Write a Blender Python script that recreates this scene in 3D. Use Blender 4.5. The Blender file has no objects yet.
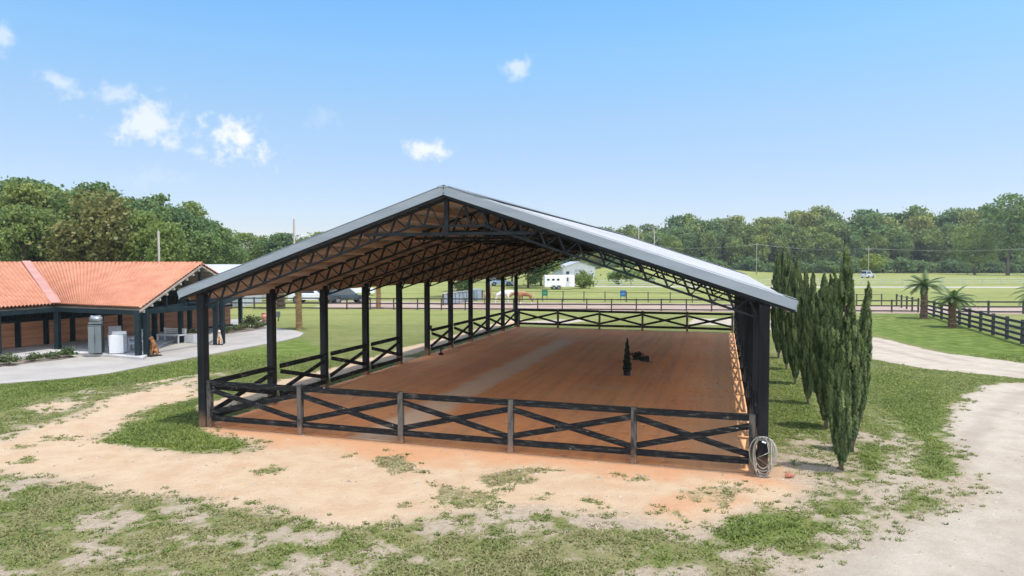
import bpy, bmesh, math, random
import numpy as np
from mathutils import Vector, Matrix

random.seed(7)
RNG = np.random.default_rng(11)
SC = bpy.context.scene
COL = SC.collection
PI = math.pi
HAZE = .0002
R = math.radians

# ------------------------------------------------------------------ camera
F, PITCH, H = 682.7, 0.03898, 4.6
cam = bpy.data.objects.new('camera', bpy.data.cameras.new('camera'))
COL.objects.link(cam)
cam.location = (0, 0, H)
cam.rotation_euler = (PI/2 - PITCH, 0, 0)
cam.data.sensor_width = 36.0
cam.data.lens = 36.0*F/1024
cam.data.clip_end = 6000
cam.data.clip_start = 0.1
SC.camera = cam
SC.render.resolution_x, SC.render.resolution_y = 1024, 576


def ray(px, py):
    a, b = (px-512)/F, (288-py)/F
    return Vector((a, math.cos(PITCH)+b*math.sin(PITCH), -math.sin(PITCH)+b*math.cos(PITCH)))


def G(px, py, z=0.0):
    """where the survey point seen at this place of the photograph lies on the level z"""
    d = ray(px, py)
    t = (z-H)/d.z
    return Vector((d.x*t, d.y*t, z))


def X_at(px, Y):
    d = ray(px, 262)
    return d.x/d.y*Y


def Z_at(py, Y):
    d = ray(512, py)
    return H + d.z/d.y*Y


# ------------------------------------------------------------------ materials
def nodes_of(m):
    m.use_nodes = True
    nt = m.node_tree
    return nt, nt.nodes, nt.links, nt.nodes['Principled BSDF']


def rgba(c):
    return (c[0], c[1], c[2], 1.0)


def N(nt, kind, **kw):
    n = nt.nodes.new(kind)
    for k, v in kw.items():
        if k.startswith('i_'):
            n.inputs[k[2:].replace('_', ' ')].default_value = v
        else:
            setattr(n, k, v)
    return n


def mathn(nt, op, a, b=None, clamp=False):
    n = nt.nodes.new('ShaderNodeMath')
    n.operation = op
    n.use_clamp = clamp
    for i, v in enumerate((a, b)):
        if v is None:
            continue
        if isinstance(v, (int, float)):
            n.inputs[i].default_value = v
        else:
            nt.links.new(v, n.inputs[i])
    return n.outputs[0]


def mixc(nt, fac, a, b):
    n = nt.nodes.new('ShaderNodeMix')
    n.data_type = 'RGBA'
    for sock, v in ((n.inputs[0], fac), (n.inputs[6], a), (n.inputs[7], b)):
        if isinstance(v, (int, float)):
            sock.default_value = v
        elif isinstance(v, tuple):
            sock.default_value = v if len(v) == 4 else rgba(v)
        else:
            nt.links.new(v, sock)
    return n.outputs[2]


def ramp(nt, v, a, b):
    n = nt.nodes.new('ShaderNodeMapRange')
    n.interpolation_type = 'SMOOTHSTEP'
    nt.links.new(v, n.inputs[0])
    n.inputs[1].default_value = a
    n.inputs[2].default_value = b
    return n.outputs[0]


def noise(nt, vec, scale, detail=4, rough=.6):
    n = N(nt, 'ShaderNodeTexNoise')
    n.inputs['Scale'].default_value = scale
    n.inputs['Detail'].default_value = detail
    n.inputs['Roughness'].default_value = rough
    if vec is not None:
        nt.links.new(vec, n.inputs['Vector'])
    return n.outputs[0]


def stretched(nt, vec, s):
    n = N(nt, 'ShaderNodeVectorMath', operation='MULTIPLY')
    nt.links.new(vec, n.inputs[0])
    n.inputs[1].default_value = s
    return n.outputs[0]


MATS = {}


def mat(name, c1, c2=None, rough=.7, scale=3.0, stretch=(1, 1, 1), bump=0.0, bscale=20.0, metal=0.0, lo=.35, hi=.65, spec=.5):
    if name in MATS:
        return MATS[name]
    m = bpy.data.materials.new(name)
    nt, ns, lk, bs = nodes_of(m)
    tc = N(nt, 'ShaderNodeTexCoord')
    vec = stretched(nt, tc.outputs['Object'], stretch)
    if c2 is None:
        c2 = tuple(x*.8 for x in c1)
    f = ramp(nt, noise(nt, vec, scale, 6), lo, hi)
    lk.new(mixc(nt, f, c1, c2), bs.inputs['Base Color'])
    bs.inputs['Roughness'].default_value = rough
    bs.inputs['Metallic'].default_value = metal
    bs.inputs['Specular IOR Level'].default_value = spec
    if bump:
        b = N(nt, 'ShaderNodeBump')
        b.inputs['Strength'].default_value = bump
        b.inputs['Distance'].default_value = .02
        lk.new(noise(nt, vec, bscale, 4), b.inputs['Height'])
        lk.new(b.outputs[0], bs.inputs['Normal'])
    MATS[name] = m
    return m


def leaf_mat(name, dark, light, warm=None, trans=.3, hue=.5):
    """foliage: every leaf clump carries its own tint, every tree its own mix"""
    m = bpy.data.materials.new(name)
    nt, ns, lk, bs = nodes_of(m)
    at = N(nt, 'ShaderNodeAttribute', attribute_name='tint')
    oi = N(nt, 'ShaderNodeObjectInfo')
    c = mixc(nt, at.outputs['Fac'], dark, light)
    if warm:
        w = mathn(nt, 'MULTIPLY', oi.outputs['Random'], hue)
        c = mixc(nt, w, c, warm)
    lk.new(c, bs.inputs['Base Color'])
    bs.inputs['Roughness'].default_value = .55
    bs.inputs['Specular IOR Level'].default_value = .3
    tr = N(nt, 'ShaderNodeBsdfTranslucent')
    lk.new(c, tr.inputs['Color'])
    mx = N(nt, 'ShaderNodeMixShader')
    mx.inputs[0].default_value = trans
    lk.new(bs.outputs[0], mx.inputs[1])
    lk.new(tr.outputs[0], mx.inputs[2])
    lk.new(mx.outputs[0], ns['Material Output'].inputs['Surface'])
    MATS[name] = m
    return m


# ------------------------------------------------------------------ objects
def tag(o, label=None, cat=None, group=None, kind=None):
    if label:
        o['label'] = label
    if cat:
        o['category'] = cat
    if group:
        o['group'] = group
    if kind:
        o['kind'] = kind
    return o


def thing(name, label, cat, loc=(0, 0, 0), rz=0.0, group=None):
    o = bpy.data.objects.new(name, None)
    COL.objects.link(o)
    o.location = loc
    o.rotation_euler = (0, 0, rz)
    o.empty_display_size = .2
    return tag(o, label, cat, group)


KIDS = {}


def link(name, me, m, parent=None):
    o = bpy.data.objects.new(name, me)
    COL.objects.link(o)
    if m is not None and not me.materials:
        me.materials.append(m)
    if parent is not None:
        o.parent = parent
        KIDS.setdefault(parent.name, []).append(o)
    return o


def copy_tree(o, parent=None):
    c = o.copy()
    COL.objects.link(c)
    c.parent = parent
    if parent is not None:
        KIDS.setdefault(parent.name, []).append(c)
    for ch in KIDS.get(o.name, []):
        copy_tree(ch, c)
    return c


class MB:
    def __init__(s):
        s.v, s.f = [], []

    def add(s, vs, fs):
        b = len(s.v)
        s.v += [tuple(p) for p in vs]
        s.f += [tuple(i+b for i in f) for f in fs]
        return s

    def hexa(s, vs):
        return s.add(vs, [(0, 3, 2, 1), (4, 5, 6, 7), (0, 1, 5, 4), (1, 2, 6, 5), (2, 3, 7, 6), (3, 0, 4, 7)])

    def box(s, x0, x1, y0, y1, z0, z1):
        return s.hexa([(x0, y0, z0), (x1, y0, z0), (x1, y1, z0), (x0, y1, z0), (x0, y0, z1), (x1, y0, z1), (x1, y1, z1), (x0, y1, z1)])

    def bar(s, p, q, w, h, up=(0, 0, 1)):
        """square-edged bar from p to q, w wide, h tall along up"""
        p, q = Vector(p), Vector(q)
        d = (q-p).normalized()
        upv = Vector(up)
        side = d.cross(upv)
        if side.length < 1e-5:
            side = d.cross(Vector((0, 1, 0)))
        side.normalize()
        u2 = side.cross(d).normalized()
        a, b = side*(w/2), u2*(h/2)
        return s.hexa([p-a-b, p+a-b, q+a-b, q-a-b, p-a+b, p+a+b, q+a+b, q-a+b])

    def tube(s, pts, rad, n=8, cap=True):
        pts = [Vector(p) for p in pts]
        if not hasattr(rad, '__len__'):
            rad = [rad]*len(pts)
        base = len(s.v)
        d0 = (pts[1]-pts[0]).normalized()
        ref = Vector((1, 0, 0)) if abs(d0.x) < .8 else Vector((0, 1, 0))
        for i, p in enumerate(pts):
            d = (pts[min(i+1, len(pts)-1)]-pts[max(i-1, 0)]).normalized()
            a = d.cross(ref)
            if a.length < 1e-4:
                a = d.cross(Vector((0, 0, 1)))
            a.normalize()
            b = d.cross(a).normalized()
            ref = b.cross(d)
            for k in range(n):
                t = 2*PI*k/n
                s.v.append(tuple(p + (a*math.cos(t)+b*math.sin(t))*rad[i]))
        for i in range(len(pts)-1):
            for k in range(n):
                k2 = (k+1) % n
                s.f.append((base+i*n+k, base+i*n+k2, base+(i+1)*n+k2, base+(i+1)*n+k))
        if cap:
            s.f.append(tuple(base+k for k in reversed(range(n))))
            s.f.append(tuple(base+(len(pts)-1)*n+k for k in range(n)))
        return s

    def prism(s, poly, y0, y1):
        """profile poly of (x, z) pushed from y0 to y1"""
        n = len(poly)
        vs = [(x, y0, z) for x, z in poly]+[(x, y1, z) for x, z in poly]
        fs = [tuple(range(n)), tuple(reversed(range(n, 2*n)))]
        fs += [(i, i+n, (i+1) % n+n, (i+1) % n) for i in range(n)]
        return s.add(vs, fs)

    def slab(s, poly, z0, z1):
        n = len(poly)
        vs = [(p[0], p[1], z0) for p in poly]+[(p[0], p[1], z1) for p in poly]
        fs = [tuple(reversed(range(n))), tuple(range(n, 2*n))]
        fs += [(i, (i+1) % n, (i+1) % n+n, i+n) for i in range(n)]
        return s.add(vs, fs)

    def build(s, name, m, parent=None, smooth=False, bevel=0.0):
        me = bpy.data.meshes.new(name)
        me.from_pydata(s.v, [], s.f)
        bm = bmesh.new()
        bm.from_mesh(me)
        bmesh.ops.recalc_face_normals(bm, faces=bm.faces)
        if bevel:
            bmesh.ops.bevel(bm, geom=[e for e in bm.edges if e.is_manifold and e.calc_face_angle(0) > .6], offset=bevel, segments=2, affect='EDGES', profile=.6)
        bm.to_mesh(me)
        bm.free()
        if smooth:
            me.polygons.foreach_set('use_smooth', [True]*len(me.polygons))
        return link(name, me, m, parent)


def mesh_np(name, V, quads, attrs=None, tri=False, smooth=False):
    me = bpy.data.meshes.new(name)
    V = np.asarray(V, np.float32)
    quads = np.asarray(quads, np.int32)
    k = quads.shape[1]
    me.vertices.add(len(V))
    me.vertices.foreach_set('co', V.ravel())
    me.loops.add(quads.size)
    me.loops.foreach_set('vertex_index', quads.ravel())
    me.polygons.add(len(quads))
    me.polygons.foreach_set('loop_start', np.arange(0, quads.size, k, dtype=np.int32))
    me.polygons.foreach_set('loop_total', np.full(len(quads), k, np.int32))
    me.update(calc_edges=True)
    for an, (dom, val) in (attrs or {}).items():
        a = me.attributes.new(an, 'FLOAT', dom)
        a.data.foreach_set('value', np.asarray(val, np.float32))
    if smooth:
        me.polygons.foreach_set('use_smooth', np.ones(len(quads), bool))
    return me


# ------------------------------------------------------------------ noise and outlines for the ground
def vnoise(x, y, seed):
    xi, yi = np.floor(x).astype(np.int64), np.floor(y).astype(np.int64)
    fx, fy = x-xi, y-yi
    fx, fy = fx*fx*(3-2*fx), fy*fy*(3-2*fy)

    def h(a, b):
        n = (a*374761393 + b*668265263 + seed*974634777) & 0x7fffffff
        n = ((n ^ (n >> 13))*1274126177) & 0x7fffffff
        n = n ^ (n >> 16)
        return (n & 0xffff)/32767.5-1
    return (h(xi, yi)*(1-fx)+h(xi+1, yi)*fx)*(1-fy)+(h(xi, yi+1)*(1-fx)+h(xi+1, yi+1)*fx)*fy


def fbm(x, y, size, seed, octs=4):
    t, a, s = 0, 1, 0
    for o in range(octs):
        t = t+a*vnoise(x/size*2**o+17*o, y/size*2**o-9*o, seed+o)
        s += a
        a *= .55
    return t/s*1.6


def sd(x, y, poly):
    """distance inside (+) or outside (-) an outline"""
    best = np.full(x.shape, 1e9)
    ins = np.zeros(x.shape, bool)
    n = len(poly)
    for i in range(n):
        ax, ay = poly[i][0], poly[i][1]
        bx, by = poly[(i+1) % n][0], poly[(i+1) % n][1]
        dx, dy = bx-ax, by-ay
        t = np.clip(((x-ax)*dx+(y-ay)*dy)/(dx*dx+dy*dy+1e-9), 0, 1)
        best = np.minimum(best, np.hypot(x-ax-t*dx, y-ay-t*dy))
        c = (ay > y) != (by > y)
        with np.errstate(divide='ignore', invalid='ignore'):
            xx = (bx-ax)*(y-ay)/(by-ay+1e-12)+ax
        ins ^= c & (x < xx)
    return np.where(ins, best, -best)


def sline(x, y, pts):
    """distance to an open line"""
    best = np.full(x.shape, 1e9)
    for (ax, ay), (bx, by) in zip(pts[:-1], pts[1:]):
        dx, dy = bx-ax, by-ay
        t = np.clip(((x-ax)*dx+(y-ay)*dy)/(dx*dx+dy*dy+1e-9), 0, 1)
        best = np.minimum(best, np.hypot(x-ax-t*dx, y-ay-t*dy))
    return best


def S(a, b, v):
    t = np.clip((v-a)/(b-a), 0, 1)
    return t*t*(3-2*t)


def W(pts):
    return [tuple(G(*p))[:2] for p in pts]


# ------------------------------------------------------------------ palette
BLACKWOOD = mat('weathered black timber', (.018, .020, .023), (.060, .062, .064), .8, 2.2, (1, 1, 1), .5, 30, lo=.45, hi=.8)
POSTBLACK = mat('black painted post', (.009, .010, .012), (.024, .025, .027), .85, 1.6, (1, 1, .25), .5, 30, spec=.15)
STEEL = mat('dark painted steel', (.006, .008, .011), (.014, .018, .022), .7, 3, spec=.2)
BROWN = mat('raw brown lumber', (.52, .355, .28), (.38, .25, .19), .8, 1.3, (.25, .25, 3), .3, 20)
ROOFWHITE = mat('white metal sheet', (.34, .345, .36), (.28, .29, .305), .55, .6, (1, .3, 1), lo=.3, hi=.8)
TRIM = mat('pale grey metal trim', (.265, .30, .335), (.21, .24, .27), .45, 1.2, (.4, .4, 3), lo=.3, hi=.75)
CONCRETE = mat('pale concrete', (.345, .315, .275), (.285, .26, .23), .9, .5, bump=.3, bscale=30)
RUBBER = mat('black rubber', (.015, .015, .016), None, .8)
GLASS = mat('dark glazing', (.02, .03, .04), None, .08)
WHITEP = mat('white paint', (.58, .59, .60), (.52, .53, .55), .4, 1.2)
GREENBLACK = mat('dark green black timber', (.006, .016, .02), (.011, .024, .028), .7, 2, spec=.25)


def fence_paint():
    """charcoal paint over timber, worn to grey along the grain, chipped to bare wood in places"""
    m = bpy.data.materials.new('worn charcoal fence paint')
    nt, ns, lk, bs = nodes_of(m)
    tc = N(nt, 'ShaderNodeTexCoord')
    g = stretched(nt, tc.outputs['Object'], (1.2, 1.2, 9))
    n1 = noise(nt, g, 2.2, 6, .65)
    c = mixc(nt, ramp(nt, n1, .50, .74), (.011, .012, .013), (.115, .11, .10))
    n2 = noise(nt, stretched(nt, tc.outputs['Object'], (2.6, 2.6, 6)), 2.0, 5, .7)
    c = mixc(nt, ramp(nt, n2, .66, .69), c, (.45, .38, .29))
    lk.new(c, bs.inputs['Base Color'])
    bs.inputs['Roughness'].default_value = .85
    bs.inputs['Specular IOR Level'].default_value = .15
    b = N(nt, 'ShaderNodeBump')
    b.inputs['Strength'].default_value = .5
    b.inputs['Distance'].default_value = .01
    lk.new(noise(nt, g, 12), b.inputs['Height'])
    lk.new(b.outputs[0], bs.inputs['Normal'])
    return m


FENCE = fence_paint()
def dusty(m, top, amount):
    """red arena dust splashed on the foot of a post"""
    nt, ns, lk, bs = nodes_of(m)
    old = bs.inputs['Base Color'].links[0].from_socket
    tc = N(nt, 'ShaderNodeTexCoord')
    sp = N(nt, 'ShaderNodeSeparateXYZ')
    lk.new(tc.outputs['Object'], sp.inputs[0])
    zz = mathn(nt, 'ADD', sp.outputs[2], mathn(nt, 'MULTIPLY', mathn(nt, 'SUBTRACT', noise(nt, tc.outputs['Object'], 7, 5), .5), .7))
    k = mathn(nt, 'MULTIPLY', ramp(nt, zz, top, 0.0), amount)
    lk.new(mixc(nt, k, old, (.30, .17, .095)), bs.inputs['Base Color'])


dusty(POSTBLACK, .55, .55)
FPOST = mat('grey weathered fence post', (.12, .11, .096), (.022, .022, .022), .85, 4.0, (1.6, 1.6, .5), .6, 14, lo=.40, hi=.62, spec=.15)
dusty(FPOST, .40, .6)

# ------------------------------------------------------------------ the pole barn over the arena
BO = Vector((-8.589, 18.905, 0))
BA, BW, BL, BAYS = 0.2984, 14.647, 30.18, 10
RIDGE, EAVE, OHS, OHF = 6.37, 3.735, .60, .20
SLOPE = (RIDGE-EAVE)/(BW/2+OHS)


def Bw(u, v, z=0):
    """barn floor plan to world"""
    c, s = math.cos(BA), math.sin(BA)
    return Vector((BO.x+u*c+v*s, BO.y-u*s+v*c, z))


def roof_z(u):
    return RIDGE-abs(u-BW/2)*SLOPE


barn = thing('pole_barn', 'open pole barn with black posts, web trusses and pale metal gable roof over the arena', 'pole barn', BO, -BA)
TH = .13      # roof build-up (sheet + purlin) above the truss
for side in (0, BW):
    for i in range(BAYS+1):
        v = BL*i/BAYS
        MB().box(side-.108, side+.108, v-.108, v+.108, -.3, roof_z(side)-.24).build('post', POSTBLACK, barn, bevel=.012)

# trusses: parallel chords under the slope, a flat middle, a collar tie and a king post
for i in range(BAYS+1):
    v = BL*i/BAYS
    t = MB()
    ut = [0.0, BW/2, BW]
    top = lambda u: roof_z(u)-.24
    D = .35
    flat_u = .95
    botm = lambda u: min(top(u)-D, top(BW/2)-.30-D + 0*u) if abs(u-BW/2) < flat_u else top(u)-D
    flat_z = top(BW/2-flat_u)-D
    # chords
    for sgn in (-1, 1):
        e = BW/2+sgn*BW/2
        a = (e-sgn*.12, v, top(e))
        for dy in (-.028, .028):
            t.bar((e, v+dy, top(e)), (BW/2, v+dy, top(BW/2)), .045, .06)
        fz = (BW/2+sgn*flat_u, v, flat_z)
        t.bar((e, v, top(e)-D), fz, .07, .05)
        t.bar(fz, (BW/2, v, flat_z), .07, .05)
        # collar tie
        t.bar((BW/2+sgn*2.25, v-.04, top(BW/2)-.86), (BW/2, v-.04, top(BW/2)-.86), .05, .075)
        # webs
        n = 15
        L = BW/2
        for k in range(n):
            u0 = e-sgn*(.15+k*(L-.3)/n)
            um = e-sgn*(.15+(k+.35)*(L-.3)/n)
            u1 = e-sgn*(.15+(k+1)*(L-.3)/n)
            zb = lambda u: flat_z if abs(u-BW/2) < flat_u else top(u)-D
            t.bar((u0, v, zb(u0)), (um, v, top(um)), .045, .045)
            t.bar((um, v, top(um)), (u1, v, zb(u1)), .026, .026)
    t.bar((BW/2, v-.02, top(BW/2)), (BW/2, v-.02, top(BW/2)-.90), .11, .08, up=(0, 1, 0))
    t.build('truss', STEEL, barn)

# purlins and roof sheets
for sgn in (-1, 1):
    npur = 13
    for k in range(npur):
        u = BW/2+sgn*(.14+(BW/2+OHS-.24)*k/(npur-1))
        z = roof_z(u)-.155
        MB().bar((u, .045, z), (u, BL-.045, z), .05, .19, up=(sgn*SLOPE, 0, 1)).build('purlin', BROWN, barn)
    # ribbed sheet
    v0, v1 = -OHF, BL+OHF
    pitch = .30
    nv = int((v1-v0)/pitch)
    prof = []
    for k in range(nv):
        b = v0+(v1-v0)*k/nv
        w = (v1-v0)/nv
        prof += [(b, 0), (b+w*.72, 0), (b+w*.78, .028), (b+w*.92, .028), (b+w*.98, 0)]
    prof.append((v1, 0))
    mb = MB()
    ue = BW/2+sgn*(BW/2+OHS)
    ue2 = BW/2+sgn*.0
    vs, fs = [], []
    for (v, dz) in prof:
        vs += [(ue2, v, roof_z(ue2)-.02+dz), (ue, v, EAVE-.02+dz), (ue2, v, roof_z(ue2)-.045+dz), (ue, v, EAVE-.045+dz)]
    for k in range(len(prof)-1):
        a, b = 4*k, 4*k+4
        fs += [(a, a+1, b+1, b), (a+2, b+2, b+3, a+3), (a+1, a+3, b+3, b+1)]
    mb.add(vs, fs).build('roof_sheet', ROOFWHITE, barn)
    # gable trim at both ends and the eave trim
    for vv, d in ((v0-.012, 1), (v1+.012, -1)):
        mb = MB()
        zt = .045
        p = (ue+sgn*.02, vv, EAVE-.10+zt)
        q = (BW/2, vv, RIDGE-.10+zt)
        mb.bar(p, q, .03, .20, up=(0, 0, 1))
        mb.bar((p[0], vv+d*.07, p[2]+.13), (q[0], vv+d*.07, q[2]+.13), .15, .012)
        pv0, qv0 = Vector(p), Vector(q)
        for k in (1, 2):
            c0 = pv0.lerp(qv0, k/3+.03*sgn)
            e0 = (qv0-pv0).normalized()
            mb.bar(c0-e0*.03+Vector((0, -d*.003, 0)), c0+e0*.03+Vector((0, -d*.003, 0)), .034, .206)
        mb.build('rake_trim', TRIM, barn)
        MB().bar((ue, vv+d*.05, EAVE-.185), (BW/2, vv+d*.05, RIDGE-.185), .045, .07).build('rake_board', STEEL, barn)
    MB().bar((ue+sgn*.012, v0, EAVE-.10), (ue+sgn*.012, v1, EAVE-.10), .02, .17).build('eave_trim', TRIM, barn)
    e = BW/2+sgn*BW/2
    MB().bar((e, 0, roof_z(e)-.26), (e, BL, roof_z(e)-.26), .05, .17).build('eave_beam', BROWN, barn)
MB().bar((BW/2, -OHF-.04, RIDGE+.03), (BW/2, BL+OHF+.04, RIDGE+.03), .30, .03).build('ridge_cap', TRIM, barn)

# ------------------------------------------------------------------ arena fences
FH = 1.30


def xfence(label, a, b, at, posts, off=(0, 0), skip_ends=True, group='cross braced arena fences'):
    """a, b: ends in barn plan; rails between, crossed braces in every bay"""
    A, B = Vector((a[0], a[1], 0)), Vector((b[0], b[1], 0))
    t = thing('arena_fence', label, 'fence', Bw(a[0], a[1]), -BA, group)
    d = (B-A)
    L = d.length
    d.normalize()
    nrm = Vector((d.y, -d.x, 0))
    P = lambda s, z, o=0.0: d*s+nrm*o+Vector((0, 0, z))
    if isinstance(at, int):
        at = [L*i/at for i in range(at+1)]
    bays = len(at)-1
    if posts:
        for i in range(bays+1):
            s = min(max(at[i], .07), L-.07)
            jz = random.uniform(-.02, .03)
            MB().bar(P(s, -.2), P(s+random.uniform(-.01, .01), FH+.01+jz), .13, .13, up=d).build('post', FPOST, t, bevel=.008)
    for i in range(bays):
        s0, s1 = at[i], at[i+1]
        g = .066 if posts else .138
        j = lambda: random.uniform(-.012, .012)
        MB().bar(P(s0+g, FH-.085+j(), .0), P(s1-g, FH-.085+j(), .0), .045, .15).build('top_rail', FENCE, t, bevel=.005)
        MB().bar(P(s0+g, .26+j(), .0), P(s1-g, .26+j(), .0), .045, .15).build('bottom_rail', FENCE, t, bevel=.005)
        MB().bar(P(s0+g, FH-.25+j(), .026), P(s1-g, .40+j(), .026), .04, .135).build('brace', FENCE, t, bevel=.004)
        MB().bar(P(s0+g, .40+j(), -.022), P(s1-g, FH-.25+j(), -.022), .04, .135).build('brace', FENCE, t, bevel=.004)
    return t


xfence('front run of worn charcoal cross braced fence facing the sandy yard', (.14, 0), (BW-.14, 0), [0, 2.97, 5.91, 8.82, 11.75, BW-.28], True)
xfence('back run of black cross braced fence at the far end of the arena', (.14, BL), (BW-.14, BL), 5, True)
b1 = BL/BAYS
xfence('left run of cross braced fence nearest the sandy yard, ending at the opening', (.10, 4*b1+.14), (.10, .14), 4, False)
xfence('left run of cross braced fence beyond the opening, towards the far end', (.10, BL-.14), (.10, 5*b1+.14), 5, False)
xfence('long right run of cross braced fence on the cypress side of the arena', (BW-.10, .14), (BW-.10, BL-.14), 10, False)

# ------------------------------------------------------------------ arena floor
m = bpy.data.materials.new('red arena clay')
nt, ns, lk, bs = nodes_of(m)
tc = N(nt, 'ShaderNodeTexCoord')
ov = tc.outputs['Object']
big = noise(nt, ov, .22, 4)
drag = noise(nt, stretched(nt, ov, (2.6, .12, 1)), 1.0, 5)
across = noise(nt, stretched(nt, ov, (.25, 1.6, 1)), 1.0, 4)
fine = noise(nt, ov, 14, 4)
c = mixc(nt, ramp(nt, big, .35, .65), (.86, .305, .090), (.88, .375, .13))
c = mixc(nt, mathn(nt, 'MULTIPLY', ramp(nt, drag, .40, .68), .4), c, (.48, .215, .10))
c = mixc(nt, mathn(nt, 'MULTIPLY', ramp(nt, across, .48, .7), .35), c, (.70, .42, .25))
c = mixc(nt, mathn(nt, 'MULTIPLY', ramp(nt, fine, .5, .75), .3), c, (.44, .20, .095))
sep = N(nt, 'ShaderNodeSeparateXYZ')
lk.new(ov, sep.inputs[0])
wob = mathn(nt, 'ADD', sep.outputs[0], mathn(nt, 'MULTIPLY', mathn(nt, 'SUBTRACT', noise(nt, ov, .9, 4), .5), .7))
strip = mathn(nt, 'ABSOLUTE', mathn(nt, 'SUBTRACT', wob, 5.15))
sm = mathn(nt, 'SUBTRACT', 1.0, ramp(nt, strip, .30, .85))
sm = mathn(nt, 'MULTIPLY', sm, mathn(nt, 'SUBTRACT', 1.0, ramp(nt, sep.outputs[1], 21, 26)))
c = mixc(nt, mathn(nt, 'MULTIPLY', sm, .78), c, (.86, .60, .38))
edge = mathn(nt, 'ADD', sep.outputs[0], mathn(nt, 'MULTIPLY', noise(nt, ov, .8, 4), 1.6))
c = mixc(nt, mathn(nt, 'MULTIPLY', ramp(nt, edge, 12.9, 15.2), .6), c, (.72, .42, .21))
lk.new(c, bs.inputs['Base Color'])
bs.inputs['Roughness'].default_value = .95
bp = N(nt, 'ShaderNodeBump')
bp.inputs['Strength'].default_value = .9
bp.inputs['Distance'].default_value = .06
vo = N(nt, 'ShaderNodeTexVoronoi')
vo.inputs['Scale'].default_value = 2.6
lk.new(ov, vo.inputs['Vector'])
hoof = ramp(nt, vo.outputs['Distance'], .05, .28)
hh = mathn(nt, 'ADD', mathn(nt, 'ADD', mathn(nt, 'MULTIPLY', noise(nt, ov, 6, 5), .8), mathn(nt, 'MULTIPLY', drag, .45)), mathn(nt, 'MULTIPLY', hoof, .9))
lk.new(hh, bp.inputs['Height'])
lk.new(bp.outputs[0], bs.inputs['Normal'])
me = bpy.data.meshes.new('arena_floor')
me.from_pydata([(.0, .02, .006), (BW, .02, .006), (BW, BL, .006), (0, BL, .006)], [], [(0, 1, 2, 3)])
af = link('arena_floor', me, m)
af.location, af.rotation_euler = BO, (0, 0, -BA)
tag(af, 'raked red clay riding floor under the pole barn', 'arena floor', kind='structure')

# ------------------------------------------------------------------ ground
GX0, GX1, GY0, GY1, ST = -32.0, 36.0, 6.0, 60.0, .14
nx, ny = int((GX1-GX0)/ST)+1, int((GY1-GY0)/ST)+1
gx = np.linspace(GX0, GX1, nx)
gy = np.linspace(GY0, GY1, ny)
X, Y = np.meshgrid(gx, gy)
n1 = fbm(X, Y, 3.0, 1)
n2 = fbm(X, Y, 1.1, 5)
n3 = fbm(X, Y, .45, 9, 3)
n4 = fbm(X, Y, 6.0, 21)
warp = .55*n1+.35*n2+.22*n3

front_l, front_r = tuple(Bw(0, 0))[:2], tuple(Bw(BW, 0))[:2]
sand_main = W([(-60, 432), (0, 440), (45, 424), (100, 402), (150, 388), (195, 376), (206, 374), (206, 396), (150, 412), (100, 434), (92, 442), (130, 449), (190, 454), (248, 452), (250, 442), (206, 432)]) \
    + [tuple(Bw(0, 0))[:2], tuple(Bw(.3, 3))[:2], tuple(Bw(BW-.3, 3))[:2], tuple(Bw(BW+.15, 0))[:2]] + W([(782, 466), (800, 488), (790, 508), (735, 524), (680, 530), (600, 522), (520, 514), (470, 512), (400, 520), (340, 516), (270, 510), (200, 497), (130, 487), (60, 480), (0, 474), (-70, 470)])
d_sand = sd(X, Y, sand_main)+.8*warp
trail = sline(X, Y, [tuple(Bw(-1.7, v))[:2] for v in (2, 8, 14, 18, 24, 31, 36)])
trail_in = sline(X, Y, [tuple(Bw(-1.8, 13))[:2], tuple(Bw(.3, 13.6))[:2]])
d_trail = np.maximum(.75-trail, .9-trail_in)+.5*warp
pale = np.maximum(sd(X, Y, W([(15, 408), (45, 401), (90, 400), (80, 410), (40, 416)])), sd(X, Y, W([(128, 386), (165, 376), (200, 368), (206, 372), (160, 384)])))+.5*warp
drive = W([(690, 318), (735, 319), (800, 322), (845, 330), (865, 334.5), (914, 346), (948, 354), (1024, 363), (1150, 374), (1150, 394), (1024, 379), (966, 373), (928, 369), (865, 358), (835, 345), (790, 333), (740, 325), (690, 325)])
d_drive = sd(X, Y, drive)+.35*warp
lot = W([(1300, 376), (1024, 383), (978, 387), (958, 394), (948, 408), (955, 430), (964, 452), (972, 476), (962, 498), (925, 513), (885, 527), (845, 546), (805, 566), (775, 590), (700, 660), (1500, 660)])
d_lot = sd(X, Y, lot)+.75*warp
worn = sline(X, Y, W([(868, 400), (890, 425), (908, 450), (902, 480), (880, 505), (850, 530)]))
d_worn = .40-worn+.55*warp
bare_cyp = np.maximum(sd(X, Y, W([(768, 462), (800, 440), (850, 462), (860, 480), (835, 498), (800, 505), (775, 490)])), .55-sline(X, Y, [tuple(Bw(BW+2.2, v))[:2] for v in (-.5, 4, 8, 12, 20, 28)]))+.7*warp
back_patch = sd(X, Y, W([(515, 322), (560, 319), (600, 320), (560, 324)]))+.4*warp

sand = np.maximum(np.maximum(S(-.55, .6, d_sand), S(-.35, .45, d_trail)), .8*S(-.3, .5, pale))
gravel = np.maximum(S(-.2, .25, d_drive), S(-.6, .7, d_lot))
gravel = np.maximum(gravel, .42*S(-.3, .5, d_worn))
gravel = np.maximum(gravel, .8*S(-.2, .3, back_patch))
dirt = .46*S(-.4, .7, bare_cyp)

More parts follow.
